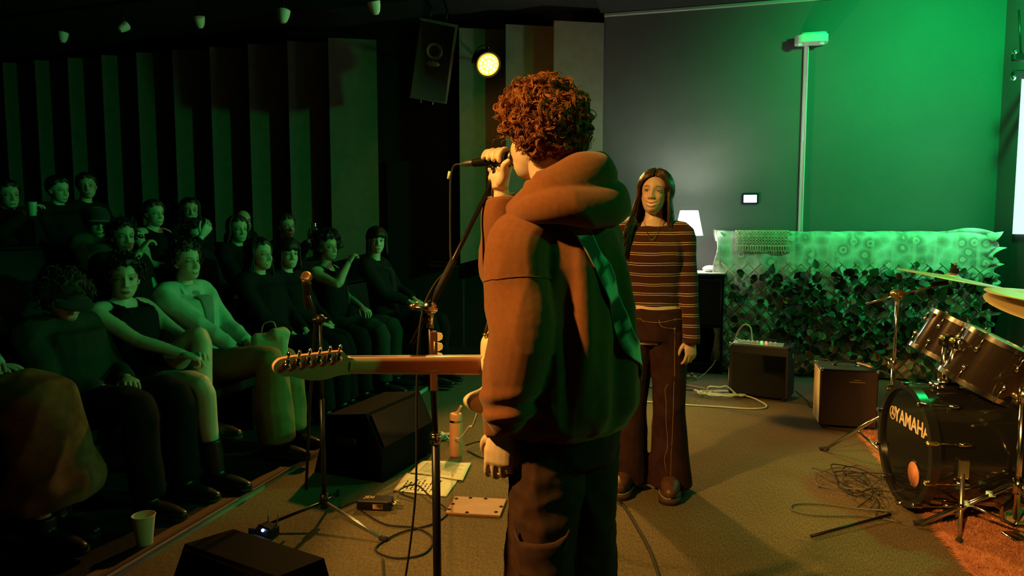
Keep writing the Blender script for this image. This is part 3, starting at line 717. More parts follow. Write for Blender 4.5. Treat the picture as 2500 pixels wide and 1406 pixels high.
for i, (T_, ax_, q) in enumerate(((T1, ax1, .235), (T2, ax2, .26))):
    base_ = V3(0, (.02, -.02)[i], .03); up_ = base_ + V3(.02, (.02, -.02)[i], .20); tgt = T_ - ax_ * (q * .5) - (th + V3(DC[0], DC[1], 0))
    dirh = unit(tgt - up_); end = tgt - dirh * (.16 if i == 0 else .18)
    obj('post', tube([base_, up_], .012, 10), chrome, hp)
    obj('arm', tube([up_, end], .010, 10), chrome, hp)
    obj('clamp', box(up_, (.05, .045, .05), .008), blackmet, hp)
    obj('memory_lock', box(end, (.045, .05, .06), .01, rotz(.4)), chrome, hp)
    obj('wing_nut', join(ball(up_ + V3(-.035, -.03, .02), (.006, .022, .014), 10, 6), tube([up_ + V3(-.03, -.02, .01), up_ + V3(-.045, -.03, .02)], .006, 6)), brass, hp)

def cymbal_geo(r, axis, dome=.022, n=64):
    prof = [(.004, dome + .010), (.018, dome + .0095), (.034, dome * .9), (.045, dome * .62), (r * .5, dome * .40), (r * .85, .004), (r, 0)]
    return xf(lathe(prof + [(q[0], q[1] - .0016) for q in prof[::-1]], n), basis(axis))
cymm = mat('cymbal_bronze', (.70, .60, .36), .40, .55)
nt, b = nodes_of(cymm); tc = nt.nodes.new('ShaderNodeTexCoord'); n_ = nt.nodes.new('ShaderNodeTexNoise'); n_.inputs['Scale'].default_value = 55
nt.links.new(tc.outputs['Object'], n_.inputs['Vector']); bp = nt.nodes.new('ShaderNodeBump'); bp.inputs['Strength'].default_value = .25; bp.inputs['Distance'].default_value = .002
nt.links.new(n_.outputs[0], bp.inputs['Height']); nt.links.new(bp.outputs[0], b.inputs['Normal']); b.inputs['Roughness'].default_value = .42

def tripod(t_, hub, spread, angs, z_feet=.012, dbl=True, foot=True):
    """double-braced legs from a hub on the pole (local coordinates)"""
    for a in angs:
        d_ = V3(math.cos(a), math.sin(a), 0); e = V3(hub[0], hub[1], z_feet) + d_ * spread
        w = V3(-d_[1], d_[0], 0) * .010
        lg_ = obj('leg', join(*[tube([hub + w * s, e + w * s], .0055, 6, flat=1.8) for s in ((-1, 1) if dbl else (0,))]), chrome, t_)
        mid = hub * .5 + e * .5; low = V3(hub[0], hub[1], z_feet + .05)
        obj('brace', tube([low, mid], .005, 6, flat=1.6), chrome, lg_)
        if foot: obj('rubber_foot', tube([e - d_ * .02 + V3(0, 0, .012), e + d_ * .03], .014, 8), rubber, lg_)
# ride cymbal on a boom stand
CY = V3(2.42, 3.82, 1.13); cax = unit(V3(.17, -.07, .98))
t = thing('ride_cymbal', 'large bronze cymbal tilted on the boom stand', 'cymbal', tuple(CY))
obj('plate', cymbal_geo(.275, cax), cymm, t)
st = V3(2.21, 3.98, 0)
t = thing('cymbal_stand', 'chrome boom cymbal stand behind the bass drum', 'cymbal stand', tuple(st))
J = V3(-.02, -.04, 1.03); tip = CY - st
obj('pole', tube([(0, 0, .12), (0, 0, .62)], .0125, 10), chrome, t); obj('pole', tube([(0, 0, .55), J], .0095, 10), chrome, t)
obj('collar', join(tube([(0, 0, .60), (0, 0, .66)], .018, 10), box((-.025, -.01, .63), (.03, .012, .02), .004)), chrome, t)
dv = unit(tip - J)
obj('boom_arm', tube([J - dv * .17, J, tip - dv * .06 + V3(0, 0, -.015)], .0065, 8), chrome, t)
obj('tilter', join(lathe([(0, -.03), (.028, -.028), (.03, .0), (.028, .028), (0, .03)], 16, basis((.3, -1, 0)), J), ball(J + V3(-.03, -.03, .01), (.012, .02, .014))), brass, t)
obj('cymbal_tilter', tube([tip - dv * .10, tip + V3(-.02, 0, -.02)], .013, 8), blackmet, t)
obj('cymbal_rod', tube([tip - cax * .03, tip + cax * .075], .0045, 8), chrome, t)
obj('felt', lathe([(0, .032), (.02, .032), (.022, .05), (.02, .064), (0, .064)], 14, basis(cax), tip), mat('black_felt', (.01, .008, .008), .95), t)
obj('wing_nut', join(*[box(tip + cax * .074 + V3(s * .008, 0, .006), (.006, .006, .022), .002) for s in (-1, 0, 1)]), steel, t)
tripod(t, V3(0, 0, .36), .40, (R(125), R(5), R(245)))
# hi-hat at the right edge
HH = V3(2.32, 3.06, 0)
t = thing('hi_hat', 'pair of bronze hi-hat cymbals cut by the right frame edge', 'cymbal', (HH[0], HH[1], 1.05))
obj('top_cymbal', xf(cymbal_geo(.205, unit(V3(.06, -.10, 1))), None, (.02, .02, .055)), cymm, t)
obj('bottom_cymbal', xf(cymbal_geo(.205, unit(V3(.10, -.30, 1))), None, (0, 0, .0)), cymm, t)
t = thing('hi_hat_stand', 'chrome hi-hat stand with braced tripod on the rug', 'cymbal stand', (HH[0] - .05, HH[1] - .02, 0))
obj('pole', tube([(0, 0, .10), (0, 0, .66)], .013, 10), chrome, t); obj('pole', tube([(0, 0, .60), (.05, .02, 1.05)], .0095, 10), chrome, t)
obj('collar', tube([(0, 0, .63), (0, 0, .70)], .019, 12), chrome, t)
obj('wing_screw', join(tube([(0, 0, .67), (-.05, -.02, .67)], .005, 6), ball((-.055, -.022, .67), (.008, .018, .014))), brass, t)
obj('hub', join(tube([(0, 0, .22), (0, 0, .29)], .024, 12), box((.02, -.02, .26), (.05, .03, .03), .006)), chrome, t)
tripod(t, V3(0, 0, .27), .37, (R(158), R(268), R(35)), .018)
for a, h in ((R(158), .27), (R(158), .5)):
    d_ = V3(math.cos(a), math.sin(a), 0); obj('leg_clip', box(V3(0, 0, .27) * (1 - h) + V3(0, 0, .018) * h + d_ * .37 * h, (.03, .03, .022), .003), mat('mint_plastic', (.45, .8, .7), .4), t)
obj('foot_plate', box((.0, -.01, .022), (.07, .10, .012), .003), chrome, t)
# extra diagonal boom stand behind
t = thing('boom_stand', 'slanted chrome stand tube with wing nut at the right edge', 'cymbal stand', (2.42, 3.20, 0))
obj('slanted_tube', tube([(-.08, .02, .53), (.14, -.02, 1.02)], .013, 10), chrome, t)
obj('thin_rod', tube([(.0, -.02, .30), (.055, -.03, .96)], .006, 8), steel, t)
obj('clamp', tube([(.02, 0, .845), (.10, 0, .845)], .020, 12), chrome, t)
obj('wing_nut', ball((-.02, -.02, .85), (.010, .012, .03), 12, 8), brass, t)
obj('pole', tube([(-.08, .02, .02), (-.08, .02, .54)], .013, 10), chrome, t)
tripod(t, V3(-.08, .02, .25), .25, (R(60), R(180), R(300)), .02, False)
# curved hose-like tube by the right edge
tag(obj('curved_cable', cord([(2.44, 3.12, .02), (2.50, 3.06, .12), (2.53, 3.02, .36), (2.47, 3.04, .58), (2.36, 3.05, .67), (2.29, 3.045, .66)], .006, 6), mat('tan_cable', (.45, .28, .18), .5)), 'tan cable curving up beside the hi-hat stand', 'cable')
# tangle of thin cables left of the bass drum
for i in range(4):
    pts = []; a0 = random.random() * 6
    cx_, cy_ = 1.80 + .03 * i, 3.72 - .06 * i
    for j in range(16):
        a = a0 + j * .62; rr = .14 + .05 * math.sin(j * 1.3 + i); pts.append((cx_ + rr * math.cos(a) * .75, cy_ + rr * math.sin(a), .010 + .02 * i + .05 * abs(math.sin(j * .5 + i))))
    pts += [(1.86, 3.42 + .02 * i, .02 + .01 * i), (1.80 - .02 * i, 3.25 + .05 * i, .008)]
    tag(obj('drum_cable', cord(pts, .0035, 4, 6), rubber if i % 2 else mat('dark_grey_cable', (.08, .09, .08), .4)), ('black outermost', 'grey shiny', 'black innermost', 'grey topmost')[i] + ' cable of the tangle beside the bass drum', 'cable')
tag(obj('looped_cable', cord([(1.86, 3.30, .03), (1.74, 3.38, .008), (1.58, 3.44, .007), (1.44, 3.44, .007), (1.40, 3.36, .007), (1.50, 3.30, .007), (1.72, 3.29, .007), (1.86, 3.22, .007)], .004, 6), MATS['dark_grey_cable']), 'thin dark cable looping on the carpet left of the bass drum', 'cable')
tag(obj('floor_rod', tube([(1.36, 3.06, .012), (1.84, 3.28, .02)], .007, 8), blackmet), 'thin dark stand leg lying before the bass drum', 'rod')

# ---------------------------------------------------------------- clutter near the cabinet and amps
t = thing('power_strip', 'brown power strip and plugs on the floor by the cabinet', 'power strip', (1.62, 6.45, 0))
hard('casing', box((0, 0, .02), (.22, .055, .036), .006, rotz(-.3)), mat('tan_plastic', (.45, .25, .14), .5), t)
for i in range(3): obj('plug', box((-.06 + i * .06, -.01 - .02 * i + .018, .05), (.03, .028, .035), .006, rotz(-.3)), MATS['tan_plastic'], t)
tag(obj('curled_cable', cord([(1.60, 6.45, .05), (1.58, 6.50, .14), (1.68, 6.55, .32), (1.74, 6.56, .45), (1.70, 6.57, .52), (1.64, 6.60, .50)], .004), MATS['tan_cable']), 'tan power cord curling up the cabinet front', 'cable')
tag(obj('extension_cord', cord([(1.45, 6.40, .006), (1.6, 6.36, .006), (1.75, 6.42, .02), (1.88, 6.5, .10), (1.93, 6.52, .17)], .004), MATS['tan_cable']), 'tan extension cord leading to the trellis corner', 'cable')
tag(obj('drum_stick', tube([(1.44, 6.30, .008), (1.70, 6.02, .008)], [.004, .008], 8), mat('pale_wood', (.62, .48, .36), .5)), 'pale thin stick on the floor near the cabinet', 'stick')
tag(obj('floor_cable', cord([(1.1, 6.1, .007), (1.5, 5.98, .007), (1.75, 5.92, .007), (1.82, 5.86, .007)], .005), rubber), 'dark cable on the floor behind the coiled cable', 'cable')
tag(obj('amp_mains_cable', cord([(2.38, 5.75, .05), (2.40, 5.55, .007), (2.36, 5.40, .007), (2.44, 5.28, .007), (2.50, 5.20, .007)], .0045), rubber), 'black mains cable between the two amplifiers', 'cable')

# ---------------------------------------------------------------- front of the stage: stands, wedge monitors, papers
# microphone stand with boom and pick holder (the singer's)
SP = V3(-.229, 2.06, 0)
t = thing('boom_microphone_stand', 'black boom microphone stand in front of the singer', 'microphone stand', tuple(SP))
CLU = V3(-.016, .0, 1.168)
obj('lower_tube', tube([(0, 0, .16), (-.002, 0, .770)], .0128, 14), blackmet, t)
obj('upper_tube', tube([(-.002, 0, .76), CLU], .0090, 12), blackmet, t)
obj('collar', join(tube([(-.002, 0, .755), (-.002, 0, .785)], .0165, 16), tube([(-.002, 0, .782), (-.002, 0, .788)], .0176, 16)), chrome, t)
bt = V3(-.045, 2.13, 1.572) - SP                      # where the boom meets the clip
bd = unit(bt - CLU)
obj('boom', tube([CLU - bd * .12, bt - bd * .05], .0075, 12), blackmet, t)
obj('boom_grip', tube([CLU + bd * .02, CLU + bd * .16], .011, 12), rubber, t)
obj('clutch', join(lathe([(0, -.022), (.02, -.02), (.021, .02), (0, .022)], 18, basis((.2, -1, 0)), CLU), tube([CLU + V3(0, 0, -.06), CLU + V3(0, 0, 0)], .0115, 12)), chrome, t)
obj('clutch_bolt', tube([CLU + V3(-.056, -.02, .004), CLU + V3(.026, -.022, -.004)], .0062, 10), chrome, t)
obj('wing_handle', join(tube([CLU + V3(-.056, -.02, .004), CLU + V3(-.030, -.022, .014)], .007, 8), ball(CLU + V3(-.048, -.02, .006), .009, 10, 8)), brass, t)
# base out of frame
for a in (R(40), R(160), R(280)):
    obj('leg', tube([(0, 0, .17), (.30 * math.cos(a), .30 * math.sin(a), .012)], .008, 8), blackmet, t)
pk = thing('pick_holder', 'dark pick holder with three cream picks clipped to the microphone stand', 'pick holder', (SP[0] - .002, SP[1] - .026, 1.012))
hard('clip', box((0, 0, .0), (.021, .014, .180), .003), mat('brown_plastic', (.10, .035, .02), .45), pk)
obj('print', box((.003, -.0072, .045), (.0035, .001, .030)), cream, pk)
pick = [(.0, .012), (.011, .010), (.014, .003), (.012, -.006), (.004, -.0105), (0, -.011)]
pickm = mat('cream_pick', (.85, .78, .50), .35)
for i in range(3):
    hard('pick', prism([(x * 1.25, y * 1.15) for x, y in pick], -.0008, .0008, rotx(PI / 2), (.0105, -.004, .073 - i * .030)), pickm, pk)
# second stand with microphone
ST2 = V3(-.90, 3.24, 0)
t = thing('straight_microphone_stand', 'black microphone stand with short boom among the front audience', 'microphone stand', tuple(ST2))
obj('lower_tube', tube([(0, 0, .10), (.0, 0, .60)], .0115, 10), blackmet, t); obj('upper_tube', tube([(0, 0, .58), (0, 0, .98)], .008, 10), blackmet, t)
obj('clutch', join(ball((0, 0, .98), .025, 12, 8), tube([(-.03, -.02, .98), (.03, .01, .98)], .008, 8)), blackmet, t)
obj('boom', tube([(-.085, .0, .16), (-.06, 0, .55), (-.02, 0, 1.00), (-.035, -.06, 1.10)], .0075, 10), blackmet, t)
obj('hub', tube([(0, 0, .07), (0, 0, .14)], .02, 12), blackmet, t)
for e in (V3(.32, -.205, .012), V3(-.3, -.12, .012), V3(-.02, .34, .012)):
    lg_ = obj('leg', tube([(0, 0, .10), e], .0075, 8), steel if e[0] > .1 else blackmet, t)
    obj('rubber_foot', tube([e - unit(e) * .02, e + unit(e) * .02], .012, 8), rubber, lg_)
micm = mat('mic_grille', (.55, .32, .18), .35, .9, bump=(900, .9))
t = thing('stage_microphone', 'round-headed microphone on the stand among the front audience', 'microphone', tuple(ST2 + V3(-.035, -.08, 1.18)))
md_ = unit(V3(.1, -.35, .93))
obj('grille', xf(ball((0, 0, .005), (.0255, .0255, .027), 20, 12), basis(md_)), micm, t)
hard('band', xf(ring(.022, .0262, .000, .006, 24), basis(md_)), steel, t)
hard('body', xf(lathe([(0, -.02), (.023, -.022), (.019, -.06), (.0115, -.16), (0, -.165)], 20), basis(md_)), blackmet, t)

def wedge(name, label, loc, yaw, sc=1.0):
    t_ = thing(name, label, 'stage monitor', loc, yaw)
    w, dp, h = .52 * sc, .40 * sc, .33 * sc
    poly = [(-dp / 2, .0), (dp / 2, .0), (dp / 2, h * .45), (dp * .28, h), (-dp * .28, h * .92)]
    Rm = np.stack([V3(0, 1, 0), V3(0, 0, 1), V3(1, 0, 0)], 1)
    hard('cabinet', prism(poly, -w / 2, w / 2, Rm), mat('wedge_black', (.003, .003, .003), .8, bump=(300, .3), spec=.05), t_)
    a, b_ = V3(0, dp / 2, h * .45), V3(0, dp * .28, h); c_ = (a + b_) / 2; d_ = unit(b_ - a); n_ = unit(V3(0, d_[2], -d_[1]))
    obj('grille', box(c_ + n_ * .006, (w * .92, np.linalg.norm(b_ - a) * .86, .012), .004, np.stack([V3(1, 0, 0), d_, n_], 1)), mat('wedge_grille', (.0035, .0035, .0035), .7, bump=(600, .5), spec=.05), t_)
    for s in (-1, 1): obj('side_handle', box((s * w / 2, 0, h * .55), (.012, .12, .05), .005), blackp, t_)
    obj('connector_plate', box((-w * .30, -dp / 2 - .0, h * .35), (.10, .008, .06), .003, rotx(R(6))), rubber, t_)
    return t_
wedge('stage_monitor', 'black wedge monitor behind the microphone stand and papers', (-.82, 4.12, 0), R(-112), 1.15)
wm = wedge('stage_monitor', 'black wedge monitor at the bottom edge right of the paper cup', (-.90, 2.34, 0), R(150), .9)
t = thing('wireless_receiver', 'small black device with blue light on the floor', 'device', (-1.12, 3.10, 0), R(-35))
hard('casing', box((0, 0, .025), (.09, .06, .046), .006), blackp, t)
obj('indicator', ball((0, -.031, .032), .0065, 10, 8), mat('blue_led', (.3, .5, 1), .4, emit=((.25, .45, 1), 30)), t)
for s in (-.03, .03): obj('antenna', tube([(s, .02, .045), (s * 1.3, .03, .10)], .003, 6), steel, t)
# water bottle
t = thing('water_bottle', 'peach insulated water bottle with straw lid on the stage floor', 'bottle', (-.345, 4.20, 0))
bm = mat('peach_enamel', (.78, .36, .22), .38, nz=(60, (.72, .33, .20)))
hard('body', lathe([(0, .012), (.038, .012), (.041, .018), (.041, .205), (.039, .222), (0, .222)], 28), bm, t)
hard('base_ring', lathe([(0, 0), (.036, 0), (.0375, .013), (0, .013)], 24), steel, t)
hard('neck_ring', lathe([(0, .222), (.0395, .222), (.0395, .236), (0, .236)], 28), chrome, t)
hard('lid', lathe([(0, .236), (.0385, .236), (.0385, .262), (.034, .274), (0, .276)], 28), bm, t)
obj('straw_spout', tube([(-.005, 0, .268), (.016, 0, .29), (.034, -.004, .322)], [.013, .012, .011], 10, 3, flat=.7), bm, t)
# sheets of paper
paper = mat('paper', (.72, .66, .50), .8, nz=(12, (.68, .61, .46)))
ink = mat('ink', (.03, .025, .02), .6)
def page(name, label, q, z, hand):
    A, Bc, Cc, D = [V3(*p, 0) for p in q]
    fn = lambda u, v: (1 - v) * ((1 - u) * A + u * D) + v * ((1 - u) * Bc + u * Cc) + V3(0, 0, z + .006 * abs(math.sin(u * 4 + v * 3)) * (.3 + v * .7))
    o = thing(name, label, 'paper', (0, 0, 0)); obj('sheet', sheet(fn, 12, 12, .0006), paper, o)
    gs = []
    rows = 9 if hand else 17
    for i in range(rows):
        u0 = .14 + .66 * i / rows if hand else None
        pts = []
        if hand:                                         # big handwriting running up the page
            v_ = .10 + .05 * random.random(); end = random.uniform(.55, .88)
            while v_ < end:
                wl = random.uniform(.05, .13); p_ = []; q_ = v_
                while q_ < min(v_ + wl, end): p_.append(np.array(fn(u0 + .016 * math.sin(q_ * 260 + random.random() * 2), q_)) + V3(0, 0, .0012)); q_ += .008
                if len(p_) > 2: gs.append(tube(p_, .0011, 4))
                v_ += wl + .03
        else:
            v_ = .16 + .70 * i / rows; u_ = .12; end = random.uniform(.7, .9)
            while u_ < end:
                wl = random.uniform(.03, .09); gs.append(tube([np.array(fn(u_, v_)) + V3(0, 0, .001), np.array(fn(u_ + wl, v_)) + V3(0, 0, .001)], .0006, 4)); u_ += wl + .018
    obj('handwriting' if hand else 'printed_lines', join(*gs), ink if hand else mat('grey_ink', (.25, .22, .17), .7), o, False)
page('set_list', 'crumpled handwritten set list under the microphone stand', [(-.637, 3.63), (-.605, 3.90), (-.30, 3.80), (-.344, 3.545)], .004, True)
page('lyric_sheet', 'printed lyric sheet partly covering the handwritten set list', [(-.585, 3.89), (-.538, 4.09), (-.244, 4.05), (-.273, 3.76)], .012, False)
t = thing('wooden_board', 'flat brown board with small studs lying on the carpet', 'board', (-.178, 3.405, 0), R(-8))
hard('board', box((0, 0, .008), (.275, .215, .014), .003), mat('brown_board', (.27, .115, .045), .5, nz=(14, (.20, .085, .034))), t)
for x_, y_ in ((-.12, .07), (-.122, .0), (-.125, -.07), (-.03, -.095), (.11, -.07), (.125, .0), (.03, .09), (-.05, .09)): obj('stud', ball((x_, y_, .016), (.010, .008, .005), 8, 6), rubber, t)
t = thing('direct_box', 'black direct box with orange label and metal jack on the carpet', 'direct box', (-.69, 3.41, 0), R(-6))
hard('casing', box((0, 0, .027), (.17, .085, .05), .006), blackmet, t)
obj('lettering', xf(text_geo('JDI', .040, .0005, .0006), None, (-.03, .005, .0525)), mat('tan_print', (.60, .42, .20), .6), t, False)
obj('label_plate', box((.025, -.0432, .024), (.05, .002, .024), .0005), mat('orange_label', (.75, .40, .20), .6), t)
obj('jack', join(tube([(.085, -.015, .03), (.125, -.02, .03)], .009, 10), tube([(.085, .012, .03), (.12, .012, .03)], .008, 10)), brass, t)
t = thing('cable_adapter', 'pale cable adapter box on the floor near the bottle', 'adapter', (-.52, 4.53, 0), R(35))
hard('casing', box((0, 0, .022), (.17, .07, .042), .006), mat('pale_grey_plastic', (.55, .58, .52), .5), t)
obj('plug', box((.11, 0, .02), (.05, .03, .03), .006), whitep, t)
tag(obj('guitar_cable', cord([(-.44, 4.55, .03), (-.38, 4.4, .02), (-.33, 4.0, .18), (-.26, 3.4, .36), (-.17, 2.7, .62), (-.14, 2.45, .70), (-.11, 2.34, .80), (-.10, 2.30, .86), (-.07, 2.22, .90)], .0042), mat('white_cable', (.65, .68, .62), .45)), 'thin white cable rising from the adapter to the guitar', 'cable')
# black cables
tag(obj('stage_cable', cord([(.56, 2.3, .006), (.585, 2.6, .006), (.60, 2.9, .006), (.585, 3.2, .006), (.565, 3.42, .006), (.50, 3.8, .006), (.48, 4.3, .006)], .007), rubber), 'black cable on the carpet right of the singer', 'cable')
lp = [(-.75, 3.36, .006), (-.6, 3.2, .006), (-.45, 3.16, .006), (-.36, 3.05, .006), (-.38, 2.9, .006), (-.5, 2.86, .006), (-.6, 2.95, .006), (-.52, 3.1, .008), (-.38, 3.2, .007), (-.32, 3.35, .006), (-.42, 3.5, .02), (-.52, 3.66, .026), (-.60, 3.58, .02), (-.5, 3.5, .01)]
tag(obj('looped_floor_cable', cord(lp, .0045), rubber), 'thin black cable looping across the papers and carpet', 'cable')
tag(obj('bottle_cable', cord([(-.28, 4.3, .006), (-.16, 4.15, .006), (-.05, 4.2, .006), (-.02, 4.4, .006), (-.2, 4.5, .006), (-.3, 4.42, .006)], .004), rubber), 'black cable coiled behind the water bottle', 'cable')
# paper cup
t = thing('paper_cup', 'empty paper cup standing on the floor before the audience', 'cup', (-1.60, 2.93, .03))
cupm = mat('cup_paper', (.62, .56, .42), .7)
hard('wall', lathe([(.031, .002), (.0465, .135), (.0455, .135), (.030, .004)], 28), cupm, t)
obj('rim', xf(tube([(.0465 * math.cos(a), .0465 * math.sin(a), .135) for a in np.linspace(0, 2 * PI, 33)], .0022, 6, cap=False), None), cupm, t)
obj('bottom', lathe([(0, .004), (.031, .004), (.031, .007), (0, .007)], 24), cupm, t)

# ================================================================ PEOPLE
def remesh(g, voxel, it=6, fac=.5):
    """one continuous surface out of overlapping shapes"""
    me = meshdata('tmp', g, None, False); o = bpy.data.objects.new('tmp', me); COL.objects.link(o)
    m = o.modifiers.new('r', 'REMESH'); m.mode = 'VOXEL'; m.voxel_size = voxel; m.adaptivity = 0
    if it: s = o.modifiers.new('s', 'SMOOTH'); s.factor = fac; s.iterations = it
    dg = bpy.context.evaluated_depsgraph_get(); ev = o.evaluated_get(dg); em = ev.to_mesh()
    n = len(em.vertices); v = np.empty(n * 3); em.vertices.foreach_get('co', v); nl = np.empty(n * 3); em.vertices.foreach_get('normal', nl)
    lt = np.empty(len(em.polygons), int); em.polygons.foreach_get('loop_total', lt); vi = np.empty(len(em.loops), int); em.loops.foreach_get('vertex_index', vi)
    ev.to_mesh_clear(); bpy.data.objects.remove(o); bpy.data.meshes.remove(me)
    if len(lt) and (lt == 4).all(): f = vi.reshape(-1, 4).tolist()
    else:
        f = []; k = 0
        for q in lt: f.append(tuple(vi[k:k + q])); k += q
    return v.reshape(-1, 3), f, nl.reshape(-1, 3)
_wd = rng.normal(size=(24, 3)); _wd /= np.linalg.norm(_wd, axis=1)[:, None]; _wp = rng.random(24) * 6.28
def wnoise(p, freq, k0=0, n=6):
    """cheap smooth noise in -1..1 on an array of points"""
    out = 0
    q = p + .35 / freq * np.sin(p[:, [1, 2, 0]] * freq * 1.7 + k0)
    for i in range(n): out = out + np.sin(q @ _wd[(i + k0) % 24] * freq * (1 + .35 * i) + _wp[(i * 5 + k0) % 24])
    return out / n
def folds(v, nl, amp, freq, stretch=(1, 1, 1), k0=0):
    w = wnoise(v * np.array(stretch), freq, k0); r_ = 1 - 2 * np.abs(w) ** .8
    return v + nl * (amp * r_)[:, None]
def ik(a, b, l1, l2, pole):
    a = np.asarray(a, float); b = np.asarray(b, float); d = b - a; L_ = min(np.linalg.norm(d), (l1 + l2) * .999); u = unit(d)
    x = (l1 * l1 - l2 * l2 + L_ * L_) / (2 * L_); h = math.sqrt(max(l1 * l1 - x * x, 0)); p = np.asarray(pole, float); p = unit(p - u * p.dot(u))
    return a + u * x + p * h

# ---------------------------------------------------------------- head
def ray_ell(d, c, r):
    c = np.array(c); r = np.array(r); A = ((d / r) ** 2).sum(1); Bq = -2 * (d * c / r ** 2).sum(1); C = ((c / r) ** 2).sum() - 1
    return (-Bq + np.sqrt(np.maximum(Bq * Bq - 4 * A * C, 0))) / (2 * A)
def head_r(d, slim=1.0):
    ts = [ray_ell(d, (0, -.016, .028), (.075, .095, .086)), ray_ell(d, (0, .020, -.036), (.063 * slim, .064, .072)), ray_ell(d, (0, .034, -.072), (.044 * slim, .050, .043))]
    return (sum(t ** 16 for t in ts)) ** (1 / 16) * .985
def dirs(nu, nv, front=1.5):
    s = np.linspace(-1, 1, nu, endpoint=False); az = PI * np.sign(s) * np.abs(s) ** front; el = np.linspace(-PI / 2, PI / 2, nv)
    A, Eg = np.meshgrid(az, el); return np.stack([np.sin(A) * np.cos(Eg), np.cos(A) * np.cos(Eg), np.sin(Eg)], 2).reshape(-1, 3), A.ravel(), Eg.ravel()
def grid_faces(nu, nv): return [(j * nu + i, j * nu + (i + 1) % nu, (j + 1) * nu + (i + 1) % nu, (j + 1) * nu + i) for j in range(nv - 1) for i in range(nu)]
def G2(x, z, cx, cz, sx, sz): return np.exp(-((x - cx) / sx) ** 2 - ((z - cz) / sz) ** 2)
